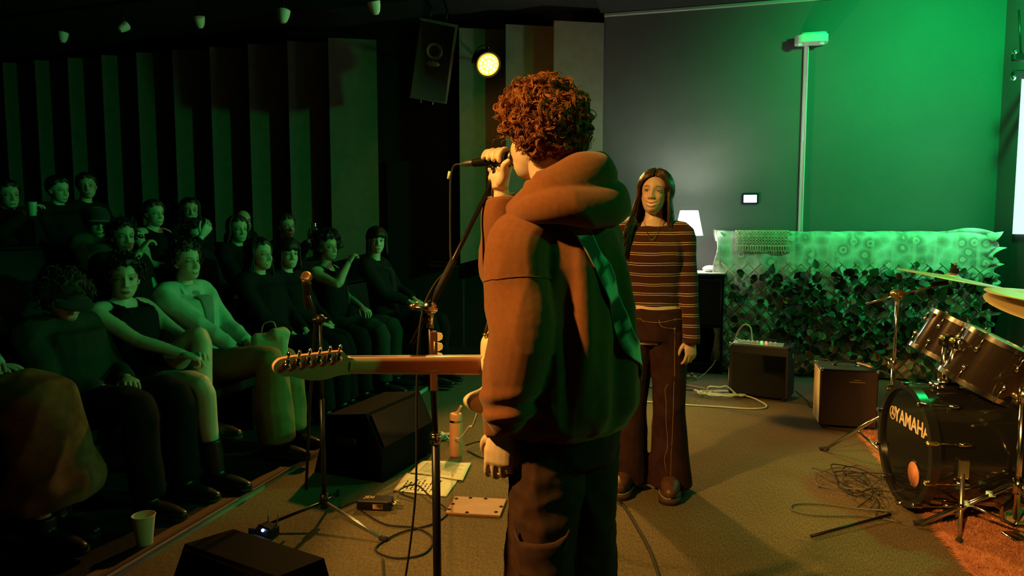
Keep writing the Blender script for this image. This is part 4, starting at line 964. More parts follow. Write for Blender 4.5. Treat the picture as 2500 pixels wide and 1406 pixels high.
def head_geo(skin, hi=False, smile=0.0, mouth=0.0, lip=None, brow=(.03, .02, .015), slim=1.0, iris=(.10, .06, .03), makeup=0.0, gaze=0.0):
    nu, nv = (130, 110) if hi else (64, 54)
    d, A, Eg = dirs(nu, nv, 1.55); v = d * head_r(d, slim)[:, None]; x, y, z = v.T.copy(); fr = np.clip(d[:, 1] * 2.2, 0, 1)
    ax = np.abs(x); dy = np.zeros(len(v))
    ridge = np.clip((.014 - z) / .046, 0, 1) ** 1.15 * np.clip((z + .049) / .010, 0, 1)
    dy += .023 * np.exp(-(x / (.0095 + .004 * np.clip(-z / .04, 0, 1))) ** 2) * ridge + .0085 * G2(ax, z, .0135, -.038, .0065, .0075) + .006 * G2(x, z, 0, .008, .010, .022)
    dy += -.0085 * G2(ax, z, .032, .000, .020, .0115) + .0040 * G2(ax, z, .03, .019, .024, .007)
    mc = -.0705 + smile * .0130 * np.minimum(ax / .026, 1.25) ** 2 - smile * .0035; mw = .0225 + .0045 * smile; op = .0022 + .008 * mouth + .0022 * smile
    dm = z - mc
    dy += .0055 * np.exp(-(x / mw) ** 4) * (np.exp(-((dm - op - .003) / .0042) ** 2) + 1.15 * np.exp(-((dm + op + .0035) / .0050) ** 2))
    dy += -.0045 * np.exp(-(x / mw) ** 4) * np.exp(-(dm / (op * .9)) ** 2)
    dy += .0075 * G2(x, z, 0, -.101, .020, .013) - .002 * G2(x, z, 0, -.087, .02, .006) + .0045 * (1 + smile) * G2(ax, z, .044, -.030, .018, .018)
    v[:, 1] += dy * fr
    col = np.tile(np.array(skin), (len(v), 1)).astype(float)
    def paint(m, c): 
        nonlocal col
        m = np.clip(m * fr, 0, 1)[:, None]; col = col * (1 - m) + np.array(c) * m
    paint(.45 * G2(ax, z, .045, -.03, .022, .02), np.array(skin) * (1.0, .72, .66))
    lipc = lip if lip is not None else np.array(skin) * (.72, .36, .34)
    lm = np.exp(-(x / (mw * .98)) ** 6) * (np.exp(-((dm - op - .0018) / .0035) ** 4) + np.exp(-((dm + op + .003) / .0045) ** 4)); paint(lm, lipc)
    if smile > .4 or mouth > .3:
        paint(np.exp(-(x / (mw * .85)) ** 6) * np.exp(-(dm / (op * .95)) ** 4), (.80, .77, .70) if smile > .4 else (.06, .015, .012))
    else: paint(.8 * np.exp(-(x / mw) ** 6) * np.exp(-(dm / .0016) ** 2), np.array(lipc) * .35)
    if smile > .4: paint(.75 * np.exp(-((ax - mw * 1.02) / .0040) ** 2 - (dm / .0035) ** 2) + .55 * np.exp(-(x / (mw * .9)) ** 6) * np.exp(-((dm - op * .98) / .0011) ** 2), np.array(skin) * .25)
    bz = .0200 + .004 * np.sin((ax - .014) / .04 * PI); paint(.95 * np.exp(-((z - bz) / .0034) ** 2) * np.clip((ax - .011) / .006, 0, 1) * np.clip((.053 - ax) / .008, 0, 1), brow)
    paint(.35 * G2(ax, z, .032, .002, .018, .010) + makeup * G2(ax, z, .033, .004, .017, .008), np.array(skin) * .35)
    paint(.7 * G2(ax, z, .0075, -.0425, .0035, .0022), np.array(skin) * .2)
    gs = [(v, grid_faces(nu, nv))]; cs = [col]
    for s in (-1, 1):
        c = V3(s * .0315, .0592, .0005); ns_ = 20 if hi else 12
        g = ball((0, 0, 0), .0130, ns_, ns_, basis(unit(V3(gaze, 1, 0)))); dd = g[0] @ unit(V3(gaze, 1, 0)) / .013
        ec = np.where((dd > .95)[:, None], (.004, .004, .004), np.where((dd > .80)[:, None], iris, (.62, .60, .56)))
        gs.append((g[0] + c, g[1])); cs.append(ec)
        for up_ in (1, -1):      # almond-shaped eyelids
            n1, n2 = 18, 8; A2 = np.linspace(-1.45, 1.45, n1); rr = .0139 if up_ > 0 else .0134; lv = []
            for j in range(n2):
                for a in A2:
                    lid = (.24 if up_ > 0 else .30) * math.cos(a) ** .8 - .04 * up_ * 0; e = up_ * (lid + ((1.5 if up_ > 0 else 1.3) - lid) * j / (n2 - 1)); q = rr - (.0014 if up_ > 0 else .0008) * (j / (n2 - 1))
                    lv.append((q * math.sin(a) * math.cos(e), q * math.cos(a) * math.cos(e), q * math.sin(e)))
            lv = np.array(lv) + c
            gs.append((lv, [(j * n1 + i, j * n1 + i + 1, (j + 1) * n1 + i + 1, (j + 1) * n1 + i) for j in range(n2 - 1) for i in range(n1 - 1)]))
            lc_ = np.tile(np.array(skin) * (1 - .35 * makeup), (len(lv), 1)); row_ = np.arange(len(lv)) // n1
            lc_[row_ == 0] = np.array(skin) * (.08 if up_ > 0 else .45); lc_[(row_ == 1) & (up_ > 0)] = np.array(skin) * .45; cs.append(lc_)
        ear = [V3(s * .066, .006, .010), V3(s * .072, -.002, .024), V3(s * .078, -.018, .025), V3(s * .079, -.026, .008), V3(s * .074, -.018, -.012), V3(s * .066, -.004, -.032), V3(s * .060, .004, -.028)]
        g = tube(ear, [.005, .006, .0065, .0065, .006, .0075, .004], 8, 4); gs.append(g); cs.append(np.tile(np.array(skin) * (.97, .86, .82), (len(g[0]), 1)))
        g = ball((s * .068, -.010, -.003), (.006, .014, .024), 10, 8); gs.append(g); cs.append(np.tile(np.array(skin) * (.85, .7, .65), (len(g[0]), 1)))
    g = join(*gs); return g, np.concatenate(cs)
def hairline(A, bangs=0):
    a = np.abs(A) * 180 / PI
    return np.interp(a, (0, 35, 60, 78, 95, 115, 140, 180), (44 - 30 * bangs, 42 - 28 * bangs, 34 - 24 * bangs, 12, -2, -34, -54, -64)) * PI / 180
def hair_cap(th, bangs=0, rough=.004, freq=90, side=1.0, low=0.0, hi=False, k0=0):
    """shell of hair over the scalp, tucked inside the head where the face is"""
    nu, nv = (120, 90) if hi else (56, 44)
    d, A, Eg = dirs(nu, nv, 1.0); r0 = head_r(d); m = np.clip((Eg - hairline(A, bangs) + (0 if hi else .07) * np.sin(A * 9 + k0) + (0 if hi else .05) * np.sin(A * 23 + 2 * k0) + low * (np.abs(A) > 1.2)) / .30 + .2, 0, 1); m = m * m * (3 - 2 * m)
    t = th * (1 + (side - 1) * np.abs(d[:, 0])) * (.75 + .25 * np.clip(d[:, 2] + .6, 0, 1))
    v = d * (r0 - .014 + m * (t + .014))[:, None]; w = wnoise(v * np.array((1, 1, .45)), freq, k0); v += d * (rough * w * m)[:, None]
    return v, grid_faces(nu, nv)
def long_hair(n, length, r, back=.0, spread=.03, wave=.006, part=True, seed=1, front=False, low_r=.105):
    """strands from the parting over the sides and back, hanging down"""
    rs = random.Random(seed); gs = []
    for i in range(n):
        s = -1 if i % 2 else 1; az = rs.uniform(55 if front else 75, 180) * s; a = R(az)
        lo_ = rs.random(); pts = []; up0 = rs.uniform(.55, 1.35)
        for e in np.linspace(up0, -.1, 5):
            d = np.array([[math.sin(a) * math.cos(e), math.cos(a) * math.cos(e), math.sin(e)]]); pts.append(d[0] * (head_r(d)[0] + .012 + .010 * lo_))
        p = pts[-1]; L_ = length * rs.uniform(.8, 1.05); ph = rs.random() * 6.28; m = 7
        for j in range(1, m + 1):
            q = j / m; rad = unit(V3(p[0], p[1], 0)); rr = np.hypot(p[0], p[1]); tgt = low_r + spread * lo_
            rr2 = rr * (1 - q) + tgt * q if q < .5 else rr * .5 + tgt * .5 + spread * (q - .5) * .6
            pts.append(rad * rr2 + V3(wave * math.sin(ph + q * 9), -back * q + wave * math.cos(ph + q * 8), p[2] - L_ * q))
        k = len(pts); rad_ = [r * .6] + [r] * (k - 3) + [r * .8, r * .25]
        gs.append(tube(pts, rad_, 5, 2, flat=.6))
    return join(*gs)
def curls(n, rmin, rmax, size, r, seed=2, coil=1.2, pts_n=11, strands=1, jit=.0022, sides=4):
    rs = random.Random(seed); gs = []; k = 0
    while k < n:
        a = rs.uniform(-PI, PI); e = math.asin(rs.uniform(-.85, 1))
        if e < float(hairline(np.array([a]))[0]) - .02: continue
        k += 1
        d = V3(math.sin(a) * math.cos(e), math.cos(a) * math.cos(e), math.sin(e)); r0 = head_r(d[None])[0]
        rr = r0 + rs.uniform(rmin, rmax) * (1 if e > -.2 else max(.35, 1 + (e + .2) * 1.3)); Bq = basis(d, V3(rs.uniform(-1, 1), rs.uniform(-1, 1), rs.uniform(-1, .3))); ph = rs.random() * 6.28
        sz = size * rs.uniform(.55, 1.3); tt = np.linspace(0, coil * 2 * PI * rs.uniform(.5, 1.15), pts_n); dr = rs.uniform(.1, 1.5); sg = rs.choice((-1, 1))
        core = np.array([d * (rr + sz * .7 * math.sin(t * .9 + ph)) + Bq @ V3(sz * math.cos(t + ph) * (1 - .04 * t) + sz * dr * t * .22, sg * sz * math.sin(t + ph) * .85 - sz * .15 * t, 0) for t in tt])
        for q in range(strands):
            off = np.array([rs.gauss(0, jit) for _ in range(3)]); ex = 1 + rs.gauss(0, .10); c0_ = core.mean(0)
            p = c0_ + (core - c0_) * ex + off
            gs.append(tube(p, [r * .5] + [r * rs.uniform(.7, 1.2)] * (pts_n - 2) + [r * .3], sides, 0, flat=.6))
    return join(*gs)
def head_place(hc, yaw, pitch, roll=0): return rotz(yaw) @ rotx(pitch) @ roty(roll), np.asarray(hc, float)

# ---------------------------------------------------------------- hands: fingers +y, back of hand +z
def hand_geo(side, curl=.5, spread=.08, thumb=.5, sc=1.0, fine=8):
    s = 1 if side == 'L' else -1          # thumb towards +x on the left hand
    gs = [loft([((0, -.015, 0), (.025, 0, 0), (0, 0, .018)), ((0, .02, 0), (.031, 0, 0), (0, 0, .017)), ((s * .002, .06, .001), (.040, 0, 0), (0, 0, .015)), ((0, .088, .001), (.039, 0, 0), (0, 0, .0125)), ((0, .098, 0), (.030, 0, 0), (0, 0, .008))], 14)]
    for i, (ox, oy, ln) in enumerate(((.029, .088, .074), (.010, .094, .082), (-.010, .091, .076), (-.028, .082, .060))):
        c = curl[i] if isinstance(curl, (list, tuple)) else curl * (.9 + .12 * i)
        p = V3(s * ox, oy, .001); pts = [V3(s * ox * .9, oy - .03, 0), p]; an = 0; sp_ = s * spread * (1.5 - i)
        for q, bnd in ((.46, .75), (.30, 1.05), (.24, .8)):
            an += c * bnd; p = p + ln * q * V3(math.sin(sp_) , math.cos(an), -math.sin(an)); pts.append(p)
        rr = .0088 if i < 3 else .0076
        gs.append(tube(pts, [rr, rr, rr * .96, rr * .90, rr * .72], fine, 3, round_end=True))
    b = V3(s * .026, .022, -.006); d1 = unit(V3(s * .75, .75, -.35 * thumb - .1)); d2 = unit(V3(s * .35, .9, -.6 * thumb)); d3 = unit(V3(s * (.3 - .5 * thumb), .85, -.75 * thumb))
    gs.append(tube([b - d1 * .012, b + d1 * .028, b + d1 * .028 + d2 * .032, b + d1 * .028 + d2 * .032 + d3 * .026], [.013, .012, .0098, .0075], fine, 3, round_end=True))
    g = join(*gs); return g[0] * sc, g[1]
def hand_at(side, wrist, direction, back, **kw):
    y = unit(direction); z = np.asarray(back, float); z = unit(z - y * z.dot(y)); x = np.cross(y, z)
    return xf(hand_geo(side, **kw), np.stack([x, y, z], 1), wrist)

skinm = mat('skin', (.6, .4, .3), .48, vc=True, sss=.06)
SKINS = [(.62, .42, .32), (.55, .36, .26), (.68, .48, .38), (.40, .25, .17)]
def fabric(name, c, c2=None, fr=14, b=(420, .14), sheen=.15):
    if 'mottled' in name: c2 = tuple(q * .35 for q in c); fr = 9
    return mat(name, c, .9, nz=(fr, c2 or tuple(q * .8 for q in c)), bump=b, spec=.15, sheen=sheen)
hairm = {k: mat('hair_' + k, c, .42, nz=(60, tuple(q * .55 for q in c)), bump=(160, .35), spec=.4) for k, c in dict(black=(.012, .010, .009), brown=(.055, .028, .016), auburn=(.20, .075, .030), blond=(.30, .20, .10), grey=(.25, .24, .22)).items()}

def person_root(name, label, loc, yaw, group=None): return thing(name, label, 'person', tuple(loc), yaw, group)

# ---------------------------------------------------------------- seated audience member
def seated(label, loc, yaw, hz=1.17, lean=-.12, sk=0, top='black_top', topc=None, sleeves=1.0, legs='black_trousers', legc=None, hair='short', hc='black', bangs=0,
           hy=0.0, hp=0.0, hr=0.0, LH=None, RH=None, lpole=(-.6, -.3, -.8), rpole=(.6, -.3, -.8), knees=None, ankles=None, smile=0, mouth=0, makeup=.3, collar=None, bare_legs=False, skirt=False, boots=False,
           hat=None, glasses=False, curl=.7, seed=0, slim=1.0, beard=False):
    skin = SKINS[sk]; t = person_root('person', label, loc, yaw, 'seated audience')
    k = (hz - .43) / .74; pel = V3(0, 0, .52); chest = V3(0, lean * .55, .52 + .42 * k); nb = V3(0, lean, .52 + .50 * k); hcn = V3(0, lean + .035, hz)
    shl = {s: nb + V3(s * .172, 0, -.055) for s in (-1, 1)}
    kn = knees or {-1: V3(-.13, .44, .53), 1: V3(.13, .44, .53)}; an = ankles or {-1: V3(-.12, .47, .10), 1: V3(.12, .47, .10)}
    hd_ = {-1: V3(*(LH or (-.10, .21, .62))), 1: V3(*(RH or (.09, .22, .62)))}; pol = {-1: lpole, 1: rpole}
    el = {s: ik(shl[s], hd_[s], .27, .25, pol[s]) for s in (-1, 1)}
    def torso(e):
        return loft([(pel + V3(0, -.02, -.10), (.13 + e, 0, 0), (0, .10 + e, 0)), (pel, (.165 + e, 0, 0), (0, .115 + e, 0)), (pel * .6 + chest * .4, (.138 + e, 0, 0), (0, .10 + e, 0)),
                     (chest, (.160 + e, 0, 0), (0, .108 + e, 0)), (nb + V3(0, -.005, -.05), (.150 + e, 0, 0), (0, .082 + e, 0)), (nb + V3(0, 0, .005), (.075 + e, 0, 0), (0, .06 + e, 0))], 18)
    gs = [torso(0), tube([nb + V3(0, 0, -.06), nb + V3(0, .01, .02), hcn + V3(0, -.012, -.05)], [.062, .053, .050], 14, 3)]
    for s in (-1, 1):
        gs.append(tube([nb + V3(s * .05, 0, -.04), shl[s], el[s] * .5 + shl[s] * .5, el[s], el[s] * .6 + hd_[s] * .4, hd_[s]], [.055, .056, .044, .038, .036, .025], 12, 3, round_end=True))
        hip = pel + V3(s * .085, 0, .0)
        gs.append(tube([hip, hip * .5 + kn[s] * .5, kn[s], kn[s] * .55 + an[s] * .45, an[s]], [.095, .080, .058, .054, .036], 12, 3, round_end=True))
    bv, bf, bn = remesh(join(*gs), .013, 3)
    hg, hcol = head_geo(skin, False, smile, mouth, slim=slim, makeup=makeup, lip=(.20, .03, .03) if makeup > .5 else None)
    Rh, th_ = head_place(hcn, hy, hp, hr); hg = xf(hg, Rh, th_)
    parts = [(bv, bf), hg]; cols = [np.tile(np.array(skin), (len(bv), 1)), hcol]
    for s in (-1, 1):
        d = unit(hd_[s] - el[s]); side = 'R' if s > 0 else 'L'
        g = hand_at(side, hd_[s], d, V3(s * .2, -.3, 1) if abs(d[2]) < .7 else V3(0, 1, 0) if d[2] < 0 else V3(s * .3, 1, 0), curl=curl, fine=6); parts.append(g); cols.append(np.tile(np.array(skin), (len(g[0]), 1)))
    obj('body', join(*parts), skinm, t, True, np.concatenate(cols))
    # clothing
    tm = fabric(top, topc or (.009, .009, .010), sheen=0); lm_ = fabric(legs, legc or (.006, .006, .007), sheen=0)
    g2 = [torso(.016)]
    if sleeves < .05: g2 = [loft([(pel + V3(0, 0, -.06), (.175, 0, 0), (0, .125, 0)), (pel * .6 + chest * .4, (.150, 0, 0), (0, .112, 0)), (chest, (.172, 0, 0), (0, .120, 0)), (chest + (nb - chest) * .45, (.150, 0, 0), (0, .108, 0))], 18)]
    for s in (-1, 1):
        a = [nb + V3(s * .05, 0, -.035), shl[s] + V3(0, 0, .004), el[s] * .5 + shl[s] * .5, el[s], el[s] * .6 + hd_[s] * .4, el[s] * .08 + hd_[s] * .92]; rr = [.070, .074, .062, .056, .052, .040]
        m = 6 if sleeves > .9 else (4 if sleeves > .5 else 3)
        if sleeves >= .05: g2.append(tube(a[:m], rr[:m], 12, 3))
        else: g2.append(tube([chest + V3(s * .085, .10, .02), nb + V3(s * .085, .06, -.02), nb + V3(s * .10, -.02, .008), nb + V3(s * .09, -.09, -.05)], .012, 8, 3))
    v, f, n_ = remesh(join(*g2), .012, 3); v = folds(v, n_, .006, 17, (1, 1, .6), seed); obj('top', (v, f), tm, t)
    if collar:
        obj('lapel', join(*[tube([nb + V3(s * .06, -.05, .03), nb + V3(s * .075, .05, .0), nb + V3(s * .055, .10, -.10), nb + V3(s * .02, .125, -.22)], [.014, .022, .026, .012], 8, 3, flat=.35) for s in (-1, 1)]), fabric(top + '_lapel', collar), t)
        obj('shirt', tube([nb + V3(0, .060, -.005), nb + V3(0, .098, -.07), chest + V3(0, .118, .0), chest * .6 + pel * .4 + V3(0, .118, 0)], [.045, .060, .058, .030], 10, 3, flat=.22, up=(0, 1, .2)), fabric(top + '_shirt', tuple(q * .45 for q in collar)), t)
    if skirt:
        km = (kn[-1] + kn[1]) / 2; am = (an[-1] + an[1]) / 2
        g3 = [loft([(pel + V3(0, -.02, .0), (.19, 0, 0), (0, .03, .12)), (pel + V3(0, .16, .02), (.19, 0, 0), (0, 0, .11)), (km + V3(0, -.06, .03), (.19, 0, 0), (0, .01, .13)), (km + V3(0, .04, -.0), (.185, 0, 0), (0, .08, .12)),
                  (km * .55 + am * .45 + V3(0, .05, 0), (.19, 0, 0), (0, .11, .03)), (am + V3(.02, .04, .16), (.235, 0, 0), (0, .16, 0)), (am + V3(.02, .03, .10), (.23, 0, 0), (0, .155, 0))], 26)]
        v, f, n_ = remesh(join(*g3), .012, 4); v = folds(v, n_, .012, 13, (1, 1, .3), seed); obj('skirt', (v, f), lm_, t)
    elif not bare_legs:
        g3 = [loft([(pel + V3(0, 0, .06), (.172, 0, 0), (0, .125, 0)), (pel + V3(0, 0, -.08), (.17, 0, 0), (0, .12, 0))], 16)]
        for s in (-1, 1):
            hip = pel + V3(s * .085, 0, 0); w = 1.0 if seed != 104 else 1.35
            g3.append(tube([hip, hip * .5 + kn[s] * .5, kn[s], kn[s] * .5 + an[s] * .5, an[s] + V3(0, 0, .0)], [.110, .098, .082, .080 * w, .078 * w], 14, 3))
        v, f, n_ = remesh(join(*g3), .012, 3); v = folds(v, n_, .008, 14, (1, 1, .5), seed + 3); obj('trousers', (v, f), lm_, t)
    else:
        obj('shorts', remesh(join(loft([(pel + V3(0, 0, .06), (.172, 0, 0), (0, .125, 0)), (pel + V3(0, 0, -.08), (.17, 0, 0), (0, .12, 0))], 16), *[tube([pel + V3(s * .085, 0, 0), (pel + V3(s * .085, 0, 0)) * .5 + kn[s] * .5], [.108, .098], 14, 3) for s in (-1, 1)]), .012, 3)[:2], lm_, t)
    shm_ = mat('black_leather', (.014, .013, .013), .35, bump=(90, .15))
    for s in (-1, 1):
        hgt = [kn[s] * .35 + an[s] * .65] if boots else [an[s] + V3(0, 0, .04)]
        fl = min(an[s][2] - .098, .3)
        g = remesh(join(tube(hgt + [an[s] + V3(0, 0, -.02)], [.062 if boots else .05, .05], 12, 3), tube([an[s] + V3(0, -.05, -.055), an[s] + V3(0, .04, -.055), an[s] + V3(0, .13, -.065), an[s] + V3(0, .19, -.072)], [.042, .044, .042, .030], 12, 3, flat=.85, round_end=True)), .009, 3)
        sh = obj('boot' if boots else 'shoe', (g[0], g[1]), shm_, t)
        obj('sole', prism([(x_ * 1.0, y_) for x_, y_ in rounded(.088, .29, .042, 5)], -.004, .018, None, an[s] + V3(0, .068, -.098)), rubber, sh)
    # hair and hats
    hmat = hairm[hc]
    if hair == 'short': hs_ = hair_cap(.022, bangs, .006, 80, k0=seed)
    elif hair == 'long': hs_ = join(hair_cap(.016, bangs, .004, 70, k0=seed), long_hair(70, .30, .010, .03, seed=seed))
    elif hair == 'bob': hs_ = join(hair_cap(.022, 1, .003, 60, 1.2, .3, k0=seed), long_hair(80, .12, .011, .0, .0, .003, seed=seed, front=True, low_r=.098))
    elif hair == 'curly': hs_ = join(hair_cap(.040, bangs, .012, 55, 1.3, .25, k0=seed), curls(160, .03, .055, .020, .006, seed))
    elif hair == 'wavy': hs_ = join(hair_cap(.024, bangs, .007, 60, 1.1, .2, k0=seed), curls(110, .012, .03, .020, .006, seed))
    else: hs_ = None
    if hs_: obj('hair', xf(hs_, Rh, th_), hmat, t)
    if beard:
        d, A, Eg = dirs(40, 30, 1.0); m = np.clip((-.25 - Eg) / .2, 0, 1) * np.clip((1.5 - np.abs(A)) / .3, 0, 1); v = d * (head_r(d) - .01 + .022 * m)[:, None]; obj('beard', xf((v, grid_faces(40, 30)), Rh, th_), hmat, t)
    if hat == 'cap':
        d, A, Eg = dirs(48, 20, 1.0); kp = Eg > -.1; cp = lathe([(.102, .02), (.104, .05), (.098, .085), (.07, .118), (.03, .130), (0, .132)], 28); cp = (cp[0] * np.array((.9, 1.08, 1)) + V3(0, -.012, .012), cp[1])
        brim = sheet(lambda u, v: (math.sin((u - .5) * 2.2) * (.088 + .012 * v), .05 + .11 * v * math.cos((u - .5) * 2.2) + .03 * math.cos((u - .5) * 2.6), .040 - .02 * v - .5 * (u - .5) ** 2 * .06), 14, 6, .004)
        ho = obj('cap', xf(cp, Rh, th_), fabric('dark_cap_%d' % seed, (.03, .03, .028)), t); obj('brim', xf(brim, Rh, th_), fabric('dark_cap_%d' % seed, (.03, .03, .028)), ho)
    if hat == 'beanie':
        cp = lathe([(.096, .015), (.101, .02), (.102, .045), (.098, .05), (.099, .08), (.08, .118), (.04, .138), (0, .142)], 28); cp = (cp[0] * np.array((.92, 1.08, 1)) + V3(0, -.016, .012), cp[1]); obj('beanie', xf(cp, Rh, th_), fabric('beanie_%d' % seed, (.04, .04, .035)), t)
    if glasses:
        fr_ = [tube([(s * .032 + .024 * math.cos(a), .088 - .012 * abs(math.cos(a)) * (1 if math.cos(a) * s > 0 else 0), .0 + .019 * math.sin(a)) for a in np.linspace(0, 2 * PI, 21)], .0022, 5) for s in (-1, 1)]
        fr_ += [tube([(-.008, .09, .003), (.008, .09, .003)], .002, 5)] + [tube([(s * .056, .078, .004), (s * .078, -.01, .006)], .0018, 5) for s in (-1, 1)]
        obj('glasses', xf(join(*fr_), Rh, th_), blackp, t)
    return t, dict(el=el, hd=hd_, head=(Rh, th_), nb=nb, chest=chest, kn=kn)

# ================================================================ THE SINGER (seen from behind)
MYAW = R(35); MR = V3(.150, 1.93, 0)
MRm = rotz(MYAW)
def to_local(p): return MRm.T @ (np.asarray(p, float) - MR)
def to_world(p): return MRm @ np.asarray(p, float) + MR
man = person_root('person', 'curly-haired singer in a brown hoodie seen from behind', MR, MYAW)
mskin = (.85, .64, .48)
mnb = V3(-.015, .02, 1.49); mhc = V3(-.050, .060, 1.655)
sL, sR = V3(-.165, -.01, 1.350), V3(.150, .05, 1.355)
eL, wL = V3(-.192, -.060, 1.13), V3(-.213, .004, .875)
M0 = V3(.008, 2.06, 1.608); MD = unit(V3(-.75, .65, -.02))                 # microphone head and its axis outward
wR = to_local(V3(-.035, 2.135, 1.508)); eR = ik(sR, wR, .29, .25, MRm.T @ V3(-.75, .5, -1))
body = [loft([((0, 0, .84), (.155, 0, 0), (0, .11, 0)), ((0, 0, .95), (.165, 0, 0), (0, .115, 0)), ((0, 0, 1.08), (.145, 0, 0), (0, .10, 0)), ((0, 0, 1.28), (.155, 0, 0), (0, .11, 0)), ((0, 0, 1.38), (.135, 0, 0), (0, .09, 0)), (mnb, (.07, 0, 0), (0, .06, 0))], 20),
        tube([mnb + V3(0, 0, -.05), mnb + V3(-.01, .01, .04), mhc + V3(0, -.015, -.04)], [.066, .058, .056], 16, 3)]
hipx = .062
for s_, sh_, e_, w_ in ((-1, sL, eL, wL), (1, sR, eR, wR)):
    body.append(tube([mnb + V3(s_ * .05, 0, -.09), sh_, sh_ * .5 + e_ * .5, e_, e_ * .6 + w_ * .4, w_], [.06, .06, .048, .042, .040, .028], 14, 3, round_end=True))
    body.append(tube([(s_ * hipx, 0, .90), (s_ * .068, .01, .70), (s_ * .078, .02, .50), (s_ * .085, .0, .30), (s_ * .09, -.02, .09)], [.085, .075, .060, .055, .038], 14, 3, round_end=True))
    body.append(tube([(s_ * .09, -.03, .06), (s_ * .10, .06, .05), (s_ * .11, .16, .035)], [.04, .04, .03], 12, 2, round_end=True))
bv, bf, bn = remesh(join(*body), .011, 3)
hg, hcol = head_geo(mskin, True, 0, .5); Rh, th_ = head_place(mhc, R(10), R(-2)); hg = xf(hg, Rh, th_)
parts = [(bv, bf), hg]; cols = [np.tile(np.array(mskin), (len(bv), 1)), hcol]
# hanging left hand, back of the hand to the camera
fw = MRm.T @ V3(-.10, .05, -1.0); bk = MRm.T @ V3(-.35, -.93, .05)
lh = hand_at('L', wL + V3(0, .004, -.005), fw, bk, curl=[.42, .55, .62, .62], thumb=.75, spread=.05, fine=12, sc=1.04)
lv, lf, _ = remesh(lh, .0032, 4); parts.append((lv, lf)); cols.append(np.tile(np.array(mskin), (len(lv), 1)))
# right hand closed around the microphone
mc = to_local(M0 + MD * .070); ma = MRm.T @ MD
upv = unit(V3(0, 0, 1) - ma * ma[2]); cv = MRm.T @ V3(-.1, -1, 0); cv = unit(cv - ma * cv.dot(ma) - upv * cv.dot(upv))  # towards the camera
hgs = []
for i in range(4):
    o_ = mc + ma * (-.030 + i * .0215); rr = .0255; pts = []
    for a in np.linspace(R(262 - i * 3), R(-12 + i * 10), 9): pts.append(o_ + rr * (math.cos(a) * cv + math.sin(a) * upv) * (1.12 if 1.2 < a < 2.6 else 1.0))
    q = (.0094, .0098, .0094, .0084)[i]; hgs.append(tube(pts, [q * 1.1] * 5 + [q, q, q * .97, q * .85], 12, 2, round_end=True))
pal = mc - upv * .046 - cv * .012 + ma * .004
hgs.append(loft([(mc - upv * .018 - cv * .024, ma * .043, cv * .013), (pal, ma * .042, cv * .019), (pal - upv * .035 + ma * .0, ma * .034, cv * .020), (wR + upv * .01, ma * .029, cv * .024), (wR - upv * .03, ma * .028, cv * .026)], 16))
hgs.append(tube([pal - upv * .018 - ma * .020 + cv * .012, pal - ma * .042 + cv * .020, mc - ma * .050 - upv * .022 + cv * .024, mc - ma * .066 - upv * .010 + cv * .022], [.018, .0155, .0118, .009], 12, 3, round_end=True))
rv, rf, _ = remesh(join(*hgs), .0034, 4); parts.append((rv, rf)); cols.append(np.tile(np.array(mskin), (len(rv), 1)))
obj('body', join(*parts), skinm, man, True, np.concatenate(cols))
# curly hair: dense curls over a soft core
hg_ = join(hair_cap(.032, 0, .010, 60, 1.10, .32, True), curls(800, .022, .044, .0170, .0014, 5, coil=.95, pts_n=11, strands=8, jit=.0024, sides=3), curls(180, .040, .050, .014, .0009, 9, coil=.8, pts_n=9, strands=5, sides=3))
hv = hg_[0].copy(); hv[:, 2] = np.where(hv[:, 2] > 0, hv[:, 2], hv[:, 2] * .98)
curlm = mat('curly_auburn_hair', (.42, .155, .052), .58, nz=(45, (.22, .07, .022)), spec=.3)
obj('hair', xf((hv, hg_[1]), Rh, th_), curlm, man)
fly = []
rs = random.Random(4)
for i in range(150):
    a = rs.uniform(-PI, PI); e = rs.uniform(-.1, 1.5); d = V3(math.sin(a) * math.cos(e), math.cos(a) * math.cos(e), math.sin(e)); r0 = head_r(d[None])[0] + .045
    q = unit(np.cross(d, V3(rs.uniform(-1, 1), rs.uniform(-1, 1), rs.uniform(-1, 1)))); l = rs.uniform(.008, .024)
    fly.append(tube([d * (r0 - .01), d * (r0 + l * .5) + q * l * .3, d * (r0 + l * .7) + q * l], .00045, 3, 2))
obj('stray_hairs', xf(join(*fly), Rh, th_), curlm, man)['kind'] = 'stuff'
# hoodie
hm = mat('brown_hoodie', (.25, .092, .035), .95, nz=(70, (.22, .080, .030)), bump=(900, .12), spec=.12, sheen=.25)
hd = [loft([((.0, 0, .845), (.192, 0, 0), (0, .148, 0)), ((0, -.005, .87), (.196, 0, 0), (0, .152, 0)), ((.004, -.008, .915), (.206, 0, 0), (0, .162, 0)), ((.004, -.008, 1.02), (.204, 0, 0), (0, .160, 0)), ((0, -.008, 1.18), (.194, 0, 0), (0, .148, 0)),
            ((0, -.005, 1.30), (.184, 0, 0), (0, .134, 0)), ((0, 0, 1.385), (.158, 0, 0), (0, .112, 0)), ((mnb[0], mnb[1], 1.455), (.110, 0, 0), (0, .092, 0)), ((mnb[0], mnb[1], 1.53), (.085, 0, 0), (0, .080, 0))], 30)]
aL = [mnb + V3(-.06, -.01, -.075), sL, sL * .5 + eL * .5 + V3(-.005, 0, 0), eL + V3(-.006, -.008, 0), eL * .5 + wL * .5 + V3(-.004, -.012, 0), eL * .18 + wL * .82 + V3(0, -.008, 0), wL + V3(0, 0, .028), wL + V3(0, .002, -.012)]
hd.append(tube(aL, [.066, .084, .084, .080, .075, .064, .046, .040], 20, 5))
aR = [mnb + V3(.06, .01, -.075), sR, sR * .5 + eR * .5, eR, eR * .5 + wR * .5, eR * .2 + wR * .8, wR - (wR - eR) * .04]
